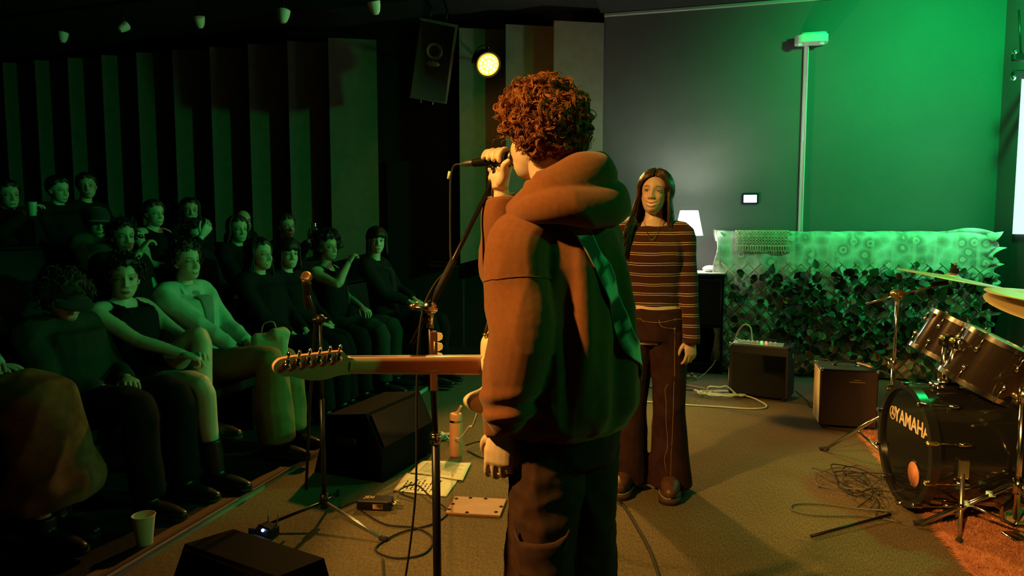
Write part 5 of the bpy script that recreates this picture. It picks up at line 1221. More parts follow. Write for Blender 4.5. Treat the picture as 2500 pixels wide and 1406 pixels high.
hd.append(tube(aR, [.066, .084, .082, .078, .072, .060, .046], 20, 5))
v, f, n_ = remesh(join(*hd), .0065, 5)
zz = v[:, 2]
az_ = np.arctan2(v[:, 0], -v[:, 1]); tor = np.clip((v[:, 0] + .13) / .05, 0, 1) * np.clip((1.40 - zz) / .25, 0, 1) * np.clip((zz - .86) / .05, 0, 1)
v = v + n_ * (tor * (.015 * np.sin(6.5 * az_ + 2.2 * zz + .9) + .007 * np.sin(12 * az_ - 5 * zz)))[:, None]      # long drapes of the loose back
v = folds(v, n_, .009, 8.5, (1, 1, .28), 3); v = folds(v, n_, .0035, 26, (1, 1, .55), 7)
arm = np.clip((-.13 - v[:, 0]) / .05, 0, 1) * np.clip((1.02 - zz) / .12, 0, 1) * np.clip((zz - .90) / .03, 0, 1)      # bunched sleeve above the cuff
v += n_ * (arm * .011 * np.sin(zz * 105 + 5 * v[:, 1] * 4))[:, None]
rib = np.clip((.872 - zz) / .01, 0, 1) * (v[:, 0] > -.16); v += n_ * (-.006 * rib)[:, None]
hoodie = obj('hoodie', (v, f), hm, man)
hbvh = BVHTree.FromPolygons(v.tolist(), f)
def on_hoodie(p, off=.004):
    q, nn, _, _ = hbvh.find_nearest(Vector(p)); return np.array(q + nn * off)
# hood lying on the shoulders, built from overlapping soft rolls
def roll(zb, zf, rx, ry, th_k, back, a0=-150, a1=150, cx=0, flat=1.2):
    pts = []; rr = []
    for a in np.linspace(R(a0), R(a1), 17):       # angle 0 = straight back
        q = (1 + math.cos(a)) / 2
        pts.append((mnb[0] + cx + rx * math.sin(a), mnb[1] - ry * math.cos(a) - back * q, zf + (zb - zf) * q)); rr.append(th_k * (.55 + .45 * q))
    return tube(pts, rr, 14, 2, flat=flat)
hA = [(-.165, .030, 1.440), (-.145, -.03, 1.474), (-.108, -.082, 1.508), (-.050, -.110, 1.534), (.018, -.112, 1.552), (.060, -.065, 1.562), (.076, .02, 1.545), (.068, .08, 1.50)]
hB = [(-.172, .015, 1.436), (-.160, -.052, 1.450), (-.120, -.108, 1.458), (-.052, -.136, 1.460), (.026, -.140, 1.464), (.082, -.104, 1.480), (.106, -.03, 1.492), (.096, .04, 1.485)]
hood1 = join(tube(hA, [.018, .030, .036, .038, .038, .035, .031, .024], 16, 4, flat=1.45, up=(0, .35, 1)), tube(hB, [.016, .029, .037, .041, .041, .037, .030, .02], 16, 4, flat=1.30, up=(0, .35, 1)), ball((mnb[0], -.02, 1.465), (.125, .085, .06)))
v, f, n_ = remesh(hood1, .0055, 7, .6); v = folds(v @ roty(.45), n_ @ roty(.45), .010, 15, (.30, .6, 1.5), 11) @ roty(.45).T
hood = obj('hood', (v, f), hm, hoodie)
# seams
def ring_on(c, ax, r, n=22, a0=0, a1=2 * PI):
    Bq = basis(ax); return [on_hoodie(np.asarray(c) + Bq @ V3(r * math.cos(a), r * math.sin(a), 0), .0012) for a in np.linspace(a0, a1, n)]
obj('sleeve_seam', tube(ring_on(sL * .60 + eL * .40, eL - sL, .082, 40), .0011, 5), fabric('dark_seam', (.13, .047, .020)), hoodie)
# trousers
tm = mat('dark_brown_cargo', (.070, .034, .024), .85, nz=(30, (.05, .024, .018)), bump=(700, .15), spec=.15)
tg = [loft([((0, 0, .94), (.160, 0, 0), (0, .122, 0)), ((0, -.01, .84), (.158, 0, 0), (0, .128, 0)), ((0, -.01, .76), (.150, 0, 0), (0, .118, 0))], 22)]
for s_ in (-1, 1): tg.append(tube([(s_ * hipx, -.005, .84), (s_ * .070, 0, .66), (s_ * .078, .015, .48), (s_ * .085, 0, .26), (s_ * .092, -.01, .06)], [.105, .098, .094, .094, .098], 20, 4))
v, f, n_ = remesh(join(*tg), .008, 4); v = folds(v, n_, .010, 11, (1, 1, .45), 5); v = folds(v, n_, .004, 27, (1, 1, 1.2), 9)
trs = obj('cargo_trousers', (v, f), tm, man); tb = BVHTree.FromPolygons(v.tolist(), f)
def on_tr(p, off): q, nn, _, _ = tb.find_nearest(Vector(p)); return np.array(q + nn * off)
pc = V3(-.24, -.12, 0)
def flap(u, v_): return on_tr(V3(-.20 + .12 * (u - .0), -.02 - .16 * u, .60 - .10 * v_ - .03 * (abs(u - .5) * 2 < .9)), .010)
obj('pocket_flap', sheet(flap, 10, 8, .006), tm, trs)
def pock(u, v_): return on_tr(V3(-.20 + .12 * u, -.02 - .16 * u, .54 - .16 * v_), .006)
obj('cargo_pocket', sheet(pock, 10, 8, .005), tm, trs)
for s_ in (-1, 1):
    g = remesh(tube([(s_ * .095, -.07, .05), (s_ * .10, .03, .055), (s_ * .11, .13, .045), (s_ * .115, .20, .040)], [.045, .05, .048, .034], 14, 3, flat=.9, round_end=True), .009, 2); o_ = obj('shoe', g[:2], mat('black_leather', (.014, .013, .013), .35), man)
    obj('sole', prism(rounded(.10, .31, .046, 5), 0, .022, rotz(-s_ * .06), (s_ * .103, .065, 0)), rubber, o_)

# ---------------------------------------------------------------- microphone, its clip and cable
t = thing('vocal_microphone', 'black vocal microphone held at the singer mouth', 'microphone', tuple(M0))
B = basis(-MD)
obj('grille', xf(ball((0, 0, .004), (.0255, .0255, .027), 20, 12), B), mat('dark_mic_grille', (.10, .09, .08), .35, .9, bump=(900, .9)), t)
hard('band', xf(ring(.020, .0262, -.004, .002, 24), B), brass, t)
hard('body', xf(lathe([(0, -.020), (.0225, -.022), (.0185, -.055), (.013, -.150), (.0125, -.165), (0, -.166)], 22), B), blackmet, t)
hard('connector', xf(lathe([(0, -.160), (.0098, -.160), (.0098, -.195), (.0075, -.205), (.004, -.225), (0, -.226)], 16), B), steel, t)
xe = M0 + MD * .226
cp = [xe - MD * .01, xe + MD * .02, xe + V3(-.024, .02, -.010), xe + V3(-.032, .02, -.045), xe + V3(-.032, 0, -.14), xe + V3(-.030, -.03, -.26), V3(-.190, 2.12, 1.29), V3(-.232, 2.07, 1.235), V3(-.262, 2.04, 1.165), V3(-.276, 2.03, 1.06), V3(-.284, 2.04, .90), V3(-.295, 2.07, .6), V3(-.34, 2.15, .3), V3(-.40, 2.30, .05), V3(-.47, 2.5, .008), V3(-.55, 2.85, .008)]
mcab = obj('microphone_cable', cord(cp, .0036, 6), rubber); tag(mcab, 'black cable hanging from the vocal microphone down the boom stand', 'cable')
obj('tape_band', tube([xe + V3(-.034, .02, -.020), xe + V3(-.0385, .02, -.044)], .0052, 10), pickm, mcab)
stand_o = bpy.data.objects['boom_microphone_stand']
cl = V3(-.045, 2.13, 1.572)
obj('microphone_clip', xf(join(tube([cl - bd * .05, cl - bd * .005], .012, 12), box(cl + V3(0, -.004, .008), (.02, .03, .04), .006, basis(bd)), tube([cl + V3(-.014, -.02, .012), cl + V3(.014, .014, .012)], .007, 8)), None, -SP), blackp, stand_o)
obj('clip_screw', ball(cl + V3(.004, -.024, .012) - SP, .0062, 10, 8), brass, stand_o)

# ---------------------------------------------------------------- electric guitar seen from behind
GJ = V3(-.092, 1.985, 1.010); gn = unit(V3(-.80, -.58, .115)); gf = V3(-.574, .819, .10); gf = unit(gf - gn * gf.dot(gn)); gu = np.cross(gf, gn)
if gu[2] < 0: gu = -gu
GB = np.stack([gn, gu, gf], 1)                                              # local x to the headstock, y up, z to the front
gt = thing('electric_guitar', 'cream electric guitar worn by the singer, neck pointing left', 'guitar', tuple(GJ))
creamg = mat('cream_lacquer', (.86, .78, .50), .22, coat=.5)
maple = mat('maple_neck', (.62, .36, .24), .35, nz=(20, (.55, .30, .19)), coat=.3)
outl = [(.0, .030), (.004, .050), (.004, .074), (-.010, .096), (-.04, .113), (-.09, .118), (-.16, .104), (-.24, .138), (-.33, .150), (-.385, .09), (-.402, 0), (-.385, -.10), (-.325, -.166), (-.24, -.166), (-.17, -.122), (-.10, -.124), (-.03, -.140), (.018, -.130), (.036, -.106), (.022, -.086), (-.018, -.070), (-.030, -.045), (-.012, -.031)]
cpoly = catmull([(x, y, 0) for x, y in outl + outl[:1]], 4)[:-1, :2]
gb = prism([tuple(p) for p in cpoly], -.031, .013); n0 = len(cpoly)
# rounded edge: shrink the two faces
ctr = cpoly.mean(0); inn = []
dd = np.roll(cpoly, -1, 0) - np.roll(cpoly, 1, 0); nrm2 = np.stack([dd[:, 1], -dd[:, 0]], 1); nrm2 /= np.linalg.norm(nrm2, axis=1)[:, None]
if ((cpoly - ctr) * nrm2).sum() < 0: nrm2 = -nrm2
rings_ = [(-.031, .009), (-.028, .003), (-.022, 0), (.006, 0), (.011, .003), (.013, .009)]
bvv = np.concatenate([np.c_[cpoly - nrm2 * q, np.full(n0, z)] for z, q in rings_]); bff = [(i * n0 + j, i * n0 + (j + 1) % n0, (i + 1) * n0 + (j + 1) % n0, (i + 1) * n0 + j) for i in range(5) for j in range(n0)] + [tuple(range(n0))[::-1], tuple(5 * n0 + j for j in range(n0))]
hard('body', xf((bvv, bff), GB), creamg, gt)
neck = [((-.05, 0, -.004), (0, .0285, 0), (0, 0, .014))]
for q in np.linspace(0, 1, 10): neck.append(((.0 + .405 * q, 0, -.004), (0, .0278 - .006 * q, 0), (0, 0, .0155 - .0035 * q)))
hard('neck', xf(loft(neck, 24), GB), maple, gt)
obj('heel', xf(box((-.035, 0, -.018), (.09, .056, .026), .008), GB), creamg, gt)
obj('neck_plate', xf(box((-.045, 0, -.0325), (.06, .05, .003), .001), GB), chrome, gt)
fb = obj('fretboard', xf(prism([(-.08, -.0285), (.405, -.0215), (.405, .0215), (-.08, .0285)], .006, .0125), GB), mat('rosewood', (.09, .04, .025), .5), gt, False)
for i in range(1, 17):
    x_ = .405 - .648 * (1 - 2 ** (-i / 12)); obj('fret', xf(box((x_, 0, .013), (.0018, .044 + .0006 * i, .0018)), GB), chrome, fb)
hs = [(.400, .0215), (.412, .030), (.422, .044), (.436, .050), (.50, .040), (.572, .026), (.590, .014), (.596, -.004), (.589, -.024), (.570, -.034), (.548, -.034), (.525, -.042), (.495, -.048), (.462, -.044), (.430, -.032), (.400, -.0215)]
hp_ = catmull([(x, y * (.76 if x > .405 else 1), 0) for x, y in hs], 3)[:, :2]
hso = hard('headstock', xf(prism([tuple(p) for p in hp_], -.0125, .002), GB), maple, gt)
for i in range(6):
    x_ = .440 + i * .0252; y_ = .0270 - i * .0038
    k = obj('tuner', xf(join(lathe([(0, -.027), (.0078, -.026), (.0086, -.012), (.0, -.012)], 16, None, (x_, y_ - .006, 0)), box((x_, y_ + .004, -.018), (.010, .016, .010), .002), tube([(x_, y_ + .008, -.018), (x_, y_ + .020, -.018)], .0026, 8), ), GB), chrome, hso)
    obj('tuner_button', xf(join(ball((x_, y_ + .023, -.018), (.0046, .0078, .0078), 12, 8)), GB), chrome, k)
    obj('string_post', xf(tube([(x_, y_ - .006, .002), (x_, y_ - .006, .014)], .0032, 8), GB), chrome, k)
for i in range(6):
    y_ = (-.0165 + .0066 * i); obj('string', xf(tube([(-.30, y_ * 1.45, .022), (.405, y_, .0155), (.440 + (5 - i) * .0252, .0215 - (5 - i) * .0038, .008)], .0006, 4), GB), steel, gt)
for nm, x_ in (('pickup', -.12), ('pickup', -.24)): obj(nm, xf(box((x_, 0, .016), (.04, .085, .012), .004), GB), blackp, gt)
obj('bridge', xf(box((-.30, 0, .018), (.05, .08, .010), .003), GB), chrome, gt)
obj('strap_button', xf(lathe([(0, 0), (.008, 0), (.005, .006), (.008, .012), (0, .013)], 14, basis((.7, .7, 0)), (-.002, .086, -.008)), GB), brass, gt)
# woven strap over the shoulder and across the back
stm = mat('woven_strap', (.10, .30, .20), .7)
nt, b = nodes_of(stm); tcs = nt.nodes.new('ShaderNodeTexCoord'); at = nt.nodes.new('ShaderNodeAttribute'); at.attribute_name = 'Col'; nt.links.new(at.outputs['Color'], b.inputs['Base Color'])
sp0 = to_local(GJ + GB @ V3(.004, .096, -.008))
path = [sp0, sp0 + V3(.02, .0, .05), V3(-.150, .135, 1.20), V3(-.12, .13, 1.33), V3(-.10, .06, 1.47), V3(-.085, -.06, 1.48), V3(-.045, -.15, 1.40), V3(.005, -.16, 1.30), V3(.045, -.16, 1.20), V3(.085, -.15, 1.10), V3(.16, -.10, 1.0), V3(.20, .06, .95)]
pp = catmull(path, 8); pp = np.array([p if i < 8 else on_hoodie(p, .007) for i, p in enumerate(pp)]); pp[8:] = (pp[8:] + np.roll(pp, 1, 0)[8:] + np.roll(pp, -1, 0)[8:]) / 3; pp[-1] = path[-1]
T_ = np.gradient(pp, axis=0); sv = []; sc_ = []; hw = .026
for i, p in enumerate(pp):
    q, nn, _, _ = hbvh.find_nearest(Vector(p)); w = unit(np.cross(T_[i], np.array(nn)))
    wdt = hw * (min(1, .35 + i * .06))
    for j, s_ in enumerate((-1, -.8, 0, .8, 1)):
        sv.append(p + w * wdt * s_)
        tri = (i % 14) / 7.0; lit = (tri < 1 and abs(j - 2) <= 2.2 * tri - .2) or (tri > 1.7 and j in (1, 3))
        sc_.append((.72, .78, .66) if lit and i > 14 else ((.38, .42, .36) if j in (0, 4) and i > 30 else (.09, .045, .025) if i < 14 else (.035, .05, .04)))
sv = np.array(sv); sf = [(i * 5 + j, i * 5 + j + 1, i * 5 + j + 6, i * 5 + j + 5) for i in range(len(pp) - 1) for j in range(4)]
so = obj('strap', (np.array([to_world(p) - GJ for p in sv]), sf), stm, gt, True, np.array(sc_))
sm_ = so.modifiers.new('thickness', 'SOLIDIFY'); sm_.thickness = .003; sm_.offset = 0

# ================================================================ THE WOMAN FACING THE CAMERA
WR = V3(.745, 3.68, 0); WYAW = R(163)
wom = person_root('person', 'smiling long-haired woman in a striped cropped sweater and jeans', WR, WYAW)
wskin = (.66, .45, .34)
wnb = V3(0, -.005, 1.425); whc = V3(-.005, .012, 1.590)
wsh = {-1: V3(-.152, 0, 1.372), 1: V3(.152, 0, 1.372)}
whd = {-1: V3(-.205, .055, .835), 1: V3(.215, .03, .84)}
wel = {s: ik(wsh[s], whd[s], .275, .25, (s * .5, -1, 0)) for s in (-1, 1)}
def wtorso(e, z0, z1):
    R_ = [(.80, .150, .105), (.90, .178, .125), (.97, .165, .112), (1.06, .132, .092), (1.13, .136, .095), (1.22, .150, .108), (1.29, .158, .112), (1.365, .146, .085), (1.415, .090, .062), (1.445, .058, .052)]
    rg = [((0, .012 * math.exp(-((z - 1.25) / .06) ** 2), z), (rx + e, 0, 0), (0, ry + e, 0)) for z, rx, ry in R_ if z0 <= z <= z1]; return loft(rg, 24)
gs = [wtorso(0, .8, 1.5), tube([wnb + V3(0, 0, -.05), wnb + V3(0, .002, .03), whc + V3(0, -.014, -.05)], [.056, .048, .047], 16, 3)]
wk = {-1: V3(-.10, .02, .50), 1: V3(.10, .02, .50)}; wa = {-1: V3(-.11, -.02, .12), 1: V3(.12, -.01, .12)}
for s in (-1, 1):
    gs.append(tube([wnb + V3(s * .05, 0, -.035), wsh[s], wsh[s] * .5 + wel[s] * .5, wel[s], wel[s] * .6 + whd[s] * .4, whd[s]], [.045, .046, .038, .033, .031, .023], 14, 3, round_end=True))
    gs.append(tube([(s * .085, 0, .86), (s * .092, .01, .68), wk[s], wk[s] * .5 + wa[s] * .5, wa[s]], [.092, .078, .055, .052, .034], 14, 3, round_end=True))
bv, bf, bn = remesh(join(*gs), .010, 4)
hg, hcol = head_geo(wskin, True, .95, .16, slim=.95, makeup=.30, lip=(.40, .12, .10), brow=(.05, .028, .018), gaze=.10); WRh, wth = head_place(whc, R(-4), R(7), R(-4)); hg = xf(hg, WRh, wth)
parts = [(bv, bf), hg]; cols = [np.tile(np.array(wskin), (len(bv), 1)), hcol]
for s in (-1, 1):
    g = hand_at('R' if s > 0 else 'L', whd[s], V3(s * .02, .15, -1), V3(s * .6, .8, 0), curl=[.45, .6, .7, .75], fine=10, sc=.92); v, f, _ = remesh(g, .004, 3); parts.append((v, f)); cols.append(np.tile(np.array(wskin), (len(v), 1)))
obj('body', join(*parts), skinm, wom, True, np.concatenate(cols))
# hair: middle parting, long waves
wh = mat('long_brown_hair', (.075, .036, .018), .36, nz=(30, (.035, .016, .009)), spec=.5)
hcap = hair_cap(.011, 0, .001, 60, 1.0, .15, True)
st_ = []
rs = random.Random(12)
for i in range(1300):
    s = 1 if i % 2 else -1; az = R(rs.uniform(62, 178)) * s; rt = rs.uniform(.15, 1.0)
    lay = rs.random(); pts = []
    for e in np.linspace(1.42, -.25, 8):           # from the parting down over the side of the head
        w = (1.42 - e) / 1.67; a = az * (.35 + .65 * min(1, w * 1.5)); d = np.array([[math.sin(a) * math.cos(e), math.cos(a) * math.cos(e), math.sin(e)]])
        pts.append(d[0] * (head_r(d)[0] + .010 + .012 * lay + .006 * w))
    p = pts[-1]; ph = rs.random() * 6.28; L_ = rs.uniform(.20, .34) if abs(az) < 1.9 else rs.uniform(.26, .38); fwd = (abs(az) < 1.7 and s > 0)
    for j in range(1, 10):
        q = j / 9; x_ = p[0] + s * .030 * q * (1 if abs(az) < 2 else .2) + .011 * math.sin(ph + q * 10) * q; y_ = p[1] + (.075 * q if fwd else -.035 * q) + .010 * math.cos(ph + q * 9) * q
        pts.append(V3(x_, y_, p[2] - L_ * q))
    st_.append(tube(pts, [.0016] + [.0026] * (len(pts) - 4) + [.0024, .0018, .0008], 4, 1 if False else 0, flat=.6))
for i in range(460):                              # front hair swept from the middle parting to the sides
    s = 1 if i % 2 else -1; q0 = rs.random(); pts = []; lay = rs.random(); az1 = R(rs.uniform(72, 98)); e0 = .80 + .62 * q0; ph = rs.random() * 6.28
    for w in np.linspace(0, 1, 9):
        a = s * (R(3) + (az1 - R(3)) * w ** (.75)); e = e0 + (-.25 - e0) * w ** (1.25 + .5 * q0); d = np.array([[math.sin(a) * math.cos(e), math.cos(a) * math.cos(e), math.sin(e)]])
        pts.append(d[0] * (head_r(d)[0] + .010 + .008 * lay + .006 * math.sin(w * PI)))
    p = pts[-1]; L_ = rs.uniform(.18, .34); fwd = s > 0
    for j in range(1, 9):
        q = j / 8; pts.append(V3(p[0] + s * .026 * q + .010 * math.sin(ph + q * 10) * q, p[1] + (.070 * q if fwd else -.055 * q) + .009 * math.cos(ph + q * 9) * q, p[2] - L_ * q))
    st_.append(tube(pts, [.0016] + [.0025] * (len(pts) - 4) + [.0023, .0018, .0008], 4, 0, flat=.6))
obj('hair', xf(join(hcap, *st_), WRh, wth), wh, wom)
obj('earring', xf(tube([(-.080 + .0 * math.sin(a), .002 + .009 * math.cos(a), -.048 + .011 * math.sin(a)) for a in np.linspace(0, 2 * PI, 17)], .0014, 6), WRh, wth), chrome, wom)
obj('necklace', tube([V3(-.046, .02, 1.470), V3(-.042, .062, 1.43), V3(-.005, .128, 1.345), V3(.042, .062, 1.43), V3(.046, .02, 1.470)], .0012, 5, 5), brass, wom)
# striped sweater
swm = mat('striped_knit', (.095, .030, .022), .95, bump=(260, .4), spec=.1, sheen=.15)
nt, b = nodes_of(swm); tc = nt.nodes.new('ShaderNodeTexCoord'); sx = nt.nodes.new('ShaderNodeSeparateXYZ'); nt.links.new(tc.outputs['Object'], sx.inputs[0])
def mth(op, a, c=None):
    n_ = nt.nodes.new('ShaderNodeMath'); n_.operation = op
    for i, q in enumerate((a, c)):
        if q is None: continue
        if isinstance(q, (int, float)): n_.inputs[i].default_value = q
        else: nt.links.new(q, n_.inputs[i])
    return n_.outputs[0]
nzs = nt.nodes.new('ShaderNodeTexNoise'); nzs.inputs['Scale'].default_value = 5; nt.links.new(tc.outputs['Object'], nzs.inputs['Vector'])
zw = mth('ADD', sx.outputs['Z'], mth('MULTIPLY', nzs.outputs[0], .022))
fr = mth('FRACT', mth('DIVIDE', zw, .0525))
l1 = mth('LESS_THAN', mth('ABSOLUTE', mth('SUBTRACT', fr, .40)), .028); l2 = mth('LESS_THAN', mth('ABSOLUTE', mth('SUBTRACT', fr, .60)), .028)
mk = mth('MAXIMUM', l1, l2); mx = nt.nodes.new('ShaderNodeMix'); mx.data_type = 'RGBA'; nt.links.new(mk, mx.inputs[0]); mx.inputs[6].default_value = (.050, .016, .012, 1); mx.inputs[7].default_value = (.62, .50, .42, 1); nt.links.new(mx.outputs[2], b.inputs['Base Color'])
sg = [loft([((0, .004, 1.005), (.150, 0, 0), (0, .112, 0)), ((0, .006, 1.06), (.150, 0, 0), (0, .110, 0)), ((0, .008, 1.15), (.152, 0, 0), (0, .112, 0)), ((0, .018, 1.24), (.166, 0, 0), (0, .128, 0)), ((0, .012, 1.30), (.170, 0, 0), (0, .124, 0)), ((0, 0, 1.37), (.156, 0, 0), (0, .098, 0)), ((0, -.003, 1.415), (.118, 0, 0), (0, .078, 0))], 26)]
for s in (-1, 1): sg.append(tube([wnb + V3(s * .08, 0, -.035), wsh[s], wsh[s] * .5 + wel[s] * .5, wel[s], wel[s] * .5 + whd[s] * .5, whd[s] + V3(0, 0, .03), whd[s] + V3(0, .004, -.02)], [.056, .060, .054, .050, .047, .044, .046], 16, 4))
v, f, n_ = remesh(join(*sg), .007, 4); v = folds(v, n_, .005, 15, (1, 1, .6), 4); obj('sweater', (v, f), swm, wom)
# jeans
jm = mat('dark_jeans', (.030, .011, .010), .85, nz=(18, (.045, .018, .016)), bump=(500, .3), spec=.15)
jg = [loft([((0, 0, .985), (.172, 0, 0), (0, .120, 0)), ((0, -.004, .92), (.186, 0, 0), (0, .134, 0)), ((0, -.004, .82), (.18, 0, 0), (0, .13, 0))], 24)]
for s in (-1, 1): jg.append(tube([(s * .085, 0, .86), (s * .094, .008, .68), wk[s], wk[s] * .5 + wa[s] * .5 + V3(0, .005, 0), (wa[s][0], wa[s][1] + .02, .035)], [.106, .096, .084, .094, .115], 18, 4))
v, f, n_ = remesh(join(*jg), .008, 4); v = folds(v, n_, .006, 13, (1, 1, .5), 8); jn = obj('jeans', (v, f), jm, wom); jb = BVHTree.FromPolygons(v.tolist(), f)
def on_j(p, off=.001): q, nn, _, _ = jb.find_nearest(Vector(p)); return np.array(q + nn * off)
stc = fabric('tan_thread', (.45, .26, .13))
obj('stitching', tube([on_j((-.06, .2, .955)), on_j((-.065, .2, .925)), on_j((-.09, .2, .90)), on_j((-.14, .15, .888)), on_j((-.165, .12, .885))], .0012, 4, 4), stc, jn)
obj('stitching', tube([on_j((-.145 + .002 * i, .12, .95 - i * .07)) for i in range(13)], .0011, 4, 2), stc, jn)
obj('stitching', tube([on_j((-.075, .25, .62 - i * .06)) for i in range(9)], .0011, 4, 2), stc, jn)
obj('rivet', ball(on_j((-.15, .13, .885), .002), .004, 8, 6), brass, jn)
obj('waistband', tube([on_j((.3 * math.sin(a), .3 * math.cos(a), .972), .002) for a in np.linspace(0, 2 * PI, 40)], .012, 6, flat=.3, up=(0, 0, 1)) if False else tube([on_j((.3 * math.sin(a), .3 * math.cos(a), .955), .0015) for a in np.linspace(0, 2 * PI, 40)], .0012, 4), stc, jn)
btm = mat('brown_boot_leather', (.11, .045, .025), .45, nz=(20, (.07, .03, .016)), bump=(60, .2))
for s in (-1, 1):
    a_ = wa[s]; g = remesh(join(tube([(a_[0], a_[1], .22), (a_[0], a_[1], .08)], [.055, .058], 14, 2), tube([(a_[0], a_[1] - .05, .065), (a_[0] + s * .005, a_[1] + .05, .075), (a_[0] + s * .012, a_[1] + .15, .065), (a_[0] + s * .015, a_[1] + .21, .058)], [.045, .052, .050, .036], 14, 3, flat=.95, round_end=True)), .008, 3)
    bo = obj('boot', g[:2], btm, wom); so_ = prism(rounded(.112, .33, .050, 6), 0, .034, rotz(-s * .05), (a_[0] + s * .006, a_[1] + .075, 0)); obj('sole', so_, mat('dark_sole', (.05, .022, .014), .7), bo)
    obj('welt_stitching', tube([(a_[0] + s * .006 + .057 * math.sin(q), a_[1] + .075 + .166 * math.cos(q), .036) for q in np.linspace(0, 2 * PI, 30)], .0016, 4), mat('welt_thread', (.65, .55, .42), .7), bo)

# ================================================================ THE AUDIENCE
AYAW = R(-104.5); F2 = np.array([.968, -.25, 0])
def aud(label, x, y, row, **kw):
    return seated(label, V3(x, y, TIER[row]) + F2 * .085, AYAW + kw.pop('turn', 0), **kw)
KN = lambda l, r: {-1: V3(*l), 1: V3(*r)}
aud('person with white sleeves and a mottled tan skirt at the left edge', -2.60, 3.06, 0, hz=1.15, sk=2, top='white_shirt', topc=(.55, .56, .52), legs='mottled_tan_skirt', legc=(.24, .17, .07), skirt=True, bare_legs=False, hair='long', hc='brown', hy=-.2,
    LH=(-.03, .25, .78), RH=(.04, .25, .77), curl=.35, knees=KN((-.10, .46, .58), (.10, .50, .64)), ankles=KN((-.10, .48, .12), (.06, .58, .13)), seed=101)
aud('long-haired person in a flat cap and dark patterned shirt, front row', -2.25, 3.49, 0, hz=1.02, sk=0, top='dark_patterned_shirt', topc=(.035, .04, .03), hair='curly', hc='brown', hy=-.35, hp=-.35, RH=(.10, .24, .60), LH=(-.05, .22, .62), hat='cap', seed=102)
aud('woman in a black strappy top clasping her raised knee', -2.16, 3.87, 0, hz=1.10, sk=2, top='black_strap_top', sleeves=0, hair='wavy', hc='black', hy=-.75, hp=-.02, makeup=.9, mouth=.1, LH=(-.05, .33, .72), RH=(.05, .33, .70), rpole=(.8, .1, -.9), lpole=(-.8, 0, -.6),
    legs='black_shorts', bare_legs=True, boots=True, knees=KN((-.06, .34, .78), (.14, .50, .56)), ankles=KN((.06, .46, .36), (.13, .56, .11)), curl=.9, seed=103)
aud('person in an open pale jacket and wide brown trousers, front row', -2.03, 4.34, 0, hz=1.17, sk=2, top='pale_jacket', topc=(.50, .54, .48), collar=(.58, .60, .53), hair='wavy', hc='brown', hy=-.25, hp=.04, LH=(-.10, .27, .66), RH=(.06, .30, .64),
    legs='wide_brown_trousers', legc=(.26, .17, .075), knees=KN((-.14, .50, .56), (.12, .56, .60)), ankles=KN((-.14, .52, .11), (.12, .60, .12)), seed=104)
aud('laughing dark-haired person in profile beside the black-clad woman', -1.84, 5.10, 0, hz=1.19, sk=0, hair='long', hc='black', hy=-.22, smile=.8, seed=105, top='black_jumper')
aud('laughing woman with dark bangs behind the stage microphone', -1.75, 5.45, 0, hz=1.18, sk=2, hair='bob', hc='black', bangs=1, hy=-.62, smile=.9, seed=106, top='black_blouse', RH=(.1, .22, .66), makeup=.6)
aud('curly person in a sleeveless top resting a hand at the mouth', -1.59, 6.02, 0, hz=1.22, sk=1, hair='curly', hc='black', hy=-.35, sleeves=0, top='black_sleeveless_top', RH=(.05, .135, 1.085), rpole=(.5, 1, -.55), LH=(-.02, .22, .70), seed=107, legs='dark_green_trousers', legc=(.03, .04, .03))
aud('woman with a dark bob and leather jacket at the right end', -1.22, 6.30, 0, hz=1.27, sk=2, hair='bob', hc='black', bangs=1, hy=-1.0, top='leather_jacket', topc=(.014, .014, .014), collar=(.02, .02, .02), LH=(-.05, .25, .74), RH=(.06, .25, .73), seed=108, makeup=.5,
    knees=KN((-.13, .46, .54), (.13, .46, .56)))
t_i, inf_i = aud('person in the second row lifting a phone', -2.21, 6.86, 1, hz=1.20, sk=1, hair='short', hc='brown', hy=-.55, RH=(.10, .22, 1.06), rpole=(.6, .3, -1), seed=109, curl=.5)
aud('brown-haired person seated next to the bald spectator', -2.40, 6.13, 1, hz=1.17, sk=2, hair='long', hc='brown', hy=-.55, smile=.5, seed=110)
aud('bald spectator with dark glasses behind the brown-haired person', -2.86, 7.45, 2, hz=1.07, sk=2, hair=None, hy=-.5, glasses=True, seed=111, beard=True, hc='grey')
aud('person with raised hand behind the pale jacket', -2.54, 5.58, 1, hz=1.12, sk=2, hair='wavy', hc='brown', hy=-.5, hp=-.15, RH=(.22, .16, 1.12), rpole=(.9, .2, -.8), seed=112, glasses=True)
aud('person holding a hand to the mouth in the second row', -2.72, 4.88, 1, hz=1.12, sk=1, hair='wavy', hc='black', hy=-.45, RH=(.07, .12, 1.02), rpole=(.7, .5, -.7), seed=113, sleeves=.4, top='dark_tee')
aud('woman with bare shoulders and pinned-up hair in the third row', -3.19, 6.25, 2, hz=1.12, sk=2, hair='short', hc='brown', hy=-.3, sleeves=0, top='black_tube_top', seed=114)
aud('dark-haired person highest in the third row', -3.08, 6.70, 2, hz=1.16, sk=1, hair='long', hc='black', hy=-.75, seed=115)
aud('dim person in a flat brimmed cap in the third row', -3.35, 5.65, 2, hz=1.02, sk=1, hair='short', hc='black', hy=-.6, hat='cap', seed=116, top='olive_jacket', topc=(.05, .055, .035))
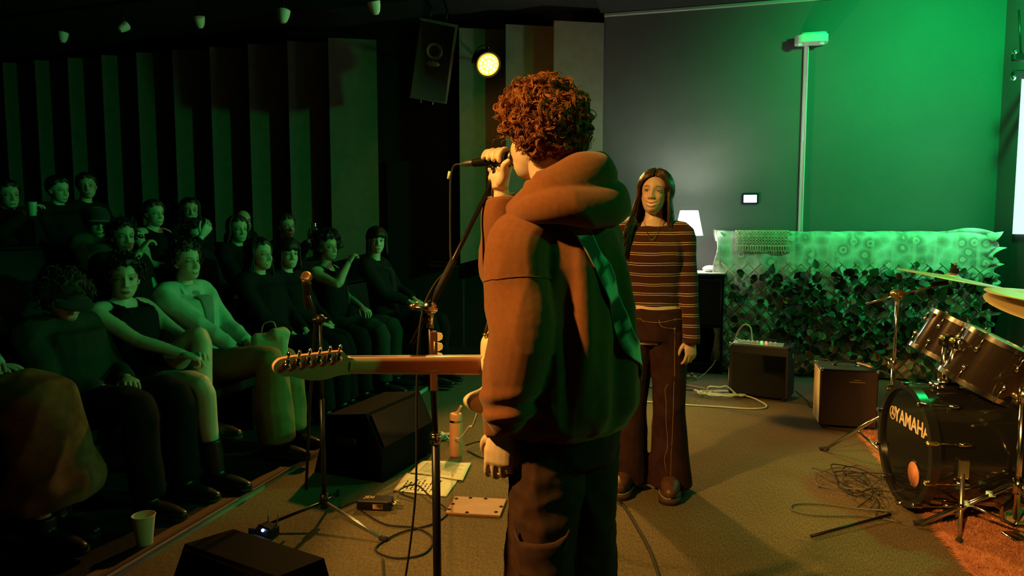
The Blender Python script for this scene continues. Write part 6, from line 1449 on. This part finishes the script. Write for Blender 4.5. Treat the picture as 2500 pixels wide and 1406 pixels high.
t_o, inf_o = aud('person drinking from a clear cup at the left rear', -4.14, 5.77, 3, hz=1.08, sk=1, hair='short', hc='black', hy=-.35, RH=(.08, .17, .93), rpole=(.7, .4, -.8), seed=117, curl=.6)
aud('person in profile in the rear row with bare neck', -4.02, 6.23, 3, hz=1.15, sk=2, hair='short', hc='black', hy=-.1, hp=-.1, seed=118)
aud('person with dark tied hair at the top of the rear row', -3.95, 6.53, 3, hz=1.20, sk=1, hair='short', hc='black', hy=-.8, hr=.15, seed=119)
# phone and cup held by spectators
def world_of(t_, p): return rotz(t_.rotation_euler[2]) @ np.asarray(p, float) + np.array(t_.location)
p = world_of(t_i, inf_i['hd'][1] + V3(.0, .05, .10))
t = thing('smartphone', 'dark smartphone held up by a second row spectator', 'phone', tuple(p), AYAW)
hard('case', prism(rounded(.074, .15, .010), -.0045, .0045, rotx(PI / 2)), blackp, t)
for dx in (-.006, .006): obj('camera_lens', ball((-.022, .005, .055 + dx * 1.4), (.005, .003, .005), 8, 6), mat('phone_flash', (.9, .9, .85), .3, emit=((1, .95, .8), 1.2)), t)
p = world_of(t_o, inf_o['hd'][1] + V3(-.01, .06, .03))
t = thing('plastic_cup', 'pale translucent cup in the hand of the left rear person', 'cup', tuple(p), 0)
hard('wall', lathe([(.028, -.05), (.036, .06), (.035, .06), (.027, -.048), (0, -.048), (0, -.05), (.028, -.05)], 20), mat('frosted_cup', (.45, .48, .42), .4), t)
t = thing('tote_bag', 'crumpled pale paper bag on the lap of the pale jacket person', 'bag', (-1.50, 4.26, .63))
g = remesh(join(box((0, 0, .05), (.20, .10, .16), .02, rotz(.4)), box((.05, .02, .10), (.12, .08, .12), .02, rotz(.9) @ rotx(.3))), .01, 2); v = folds(g[0], g[2], .008, 20, (1, 1, 1), 5)
obj('bag', (v, g[1]), mat('pale_paper_bag', (.42, .40, .28), .8), t)
obj('handle', tube([(-.05, 0, .12), (-.03, 0, .19), (.03, 0, .20), (.05, 0, .13)], .004, 6, 4), mat('pale_paper_bag', (.42, .40, .28), .8), t)

# ================================================================ no labels left without a frame: end
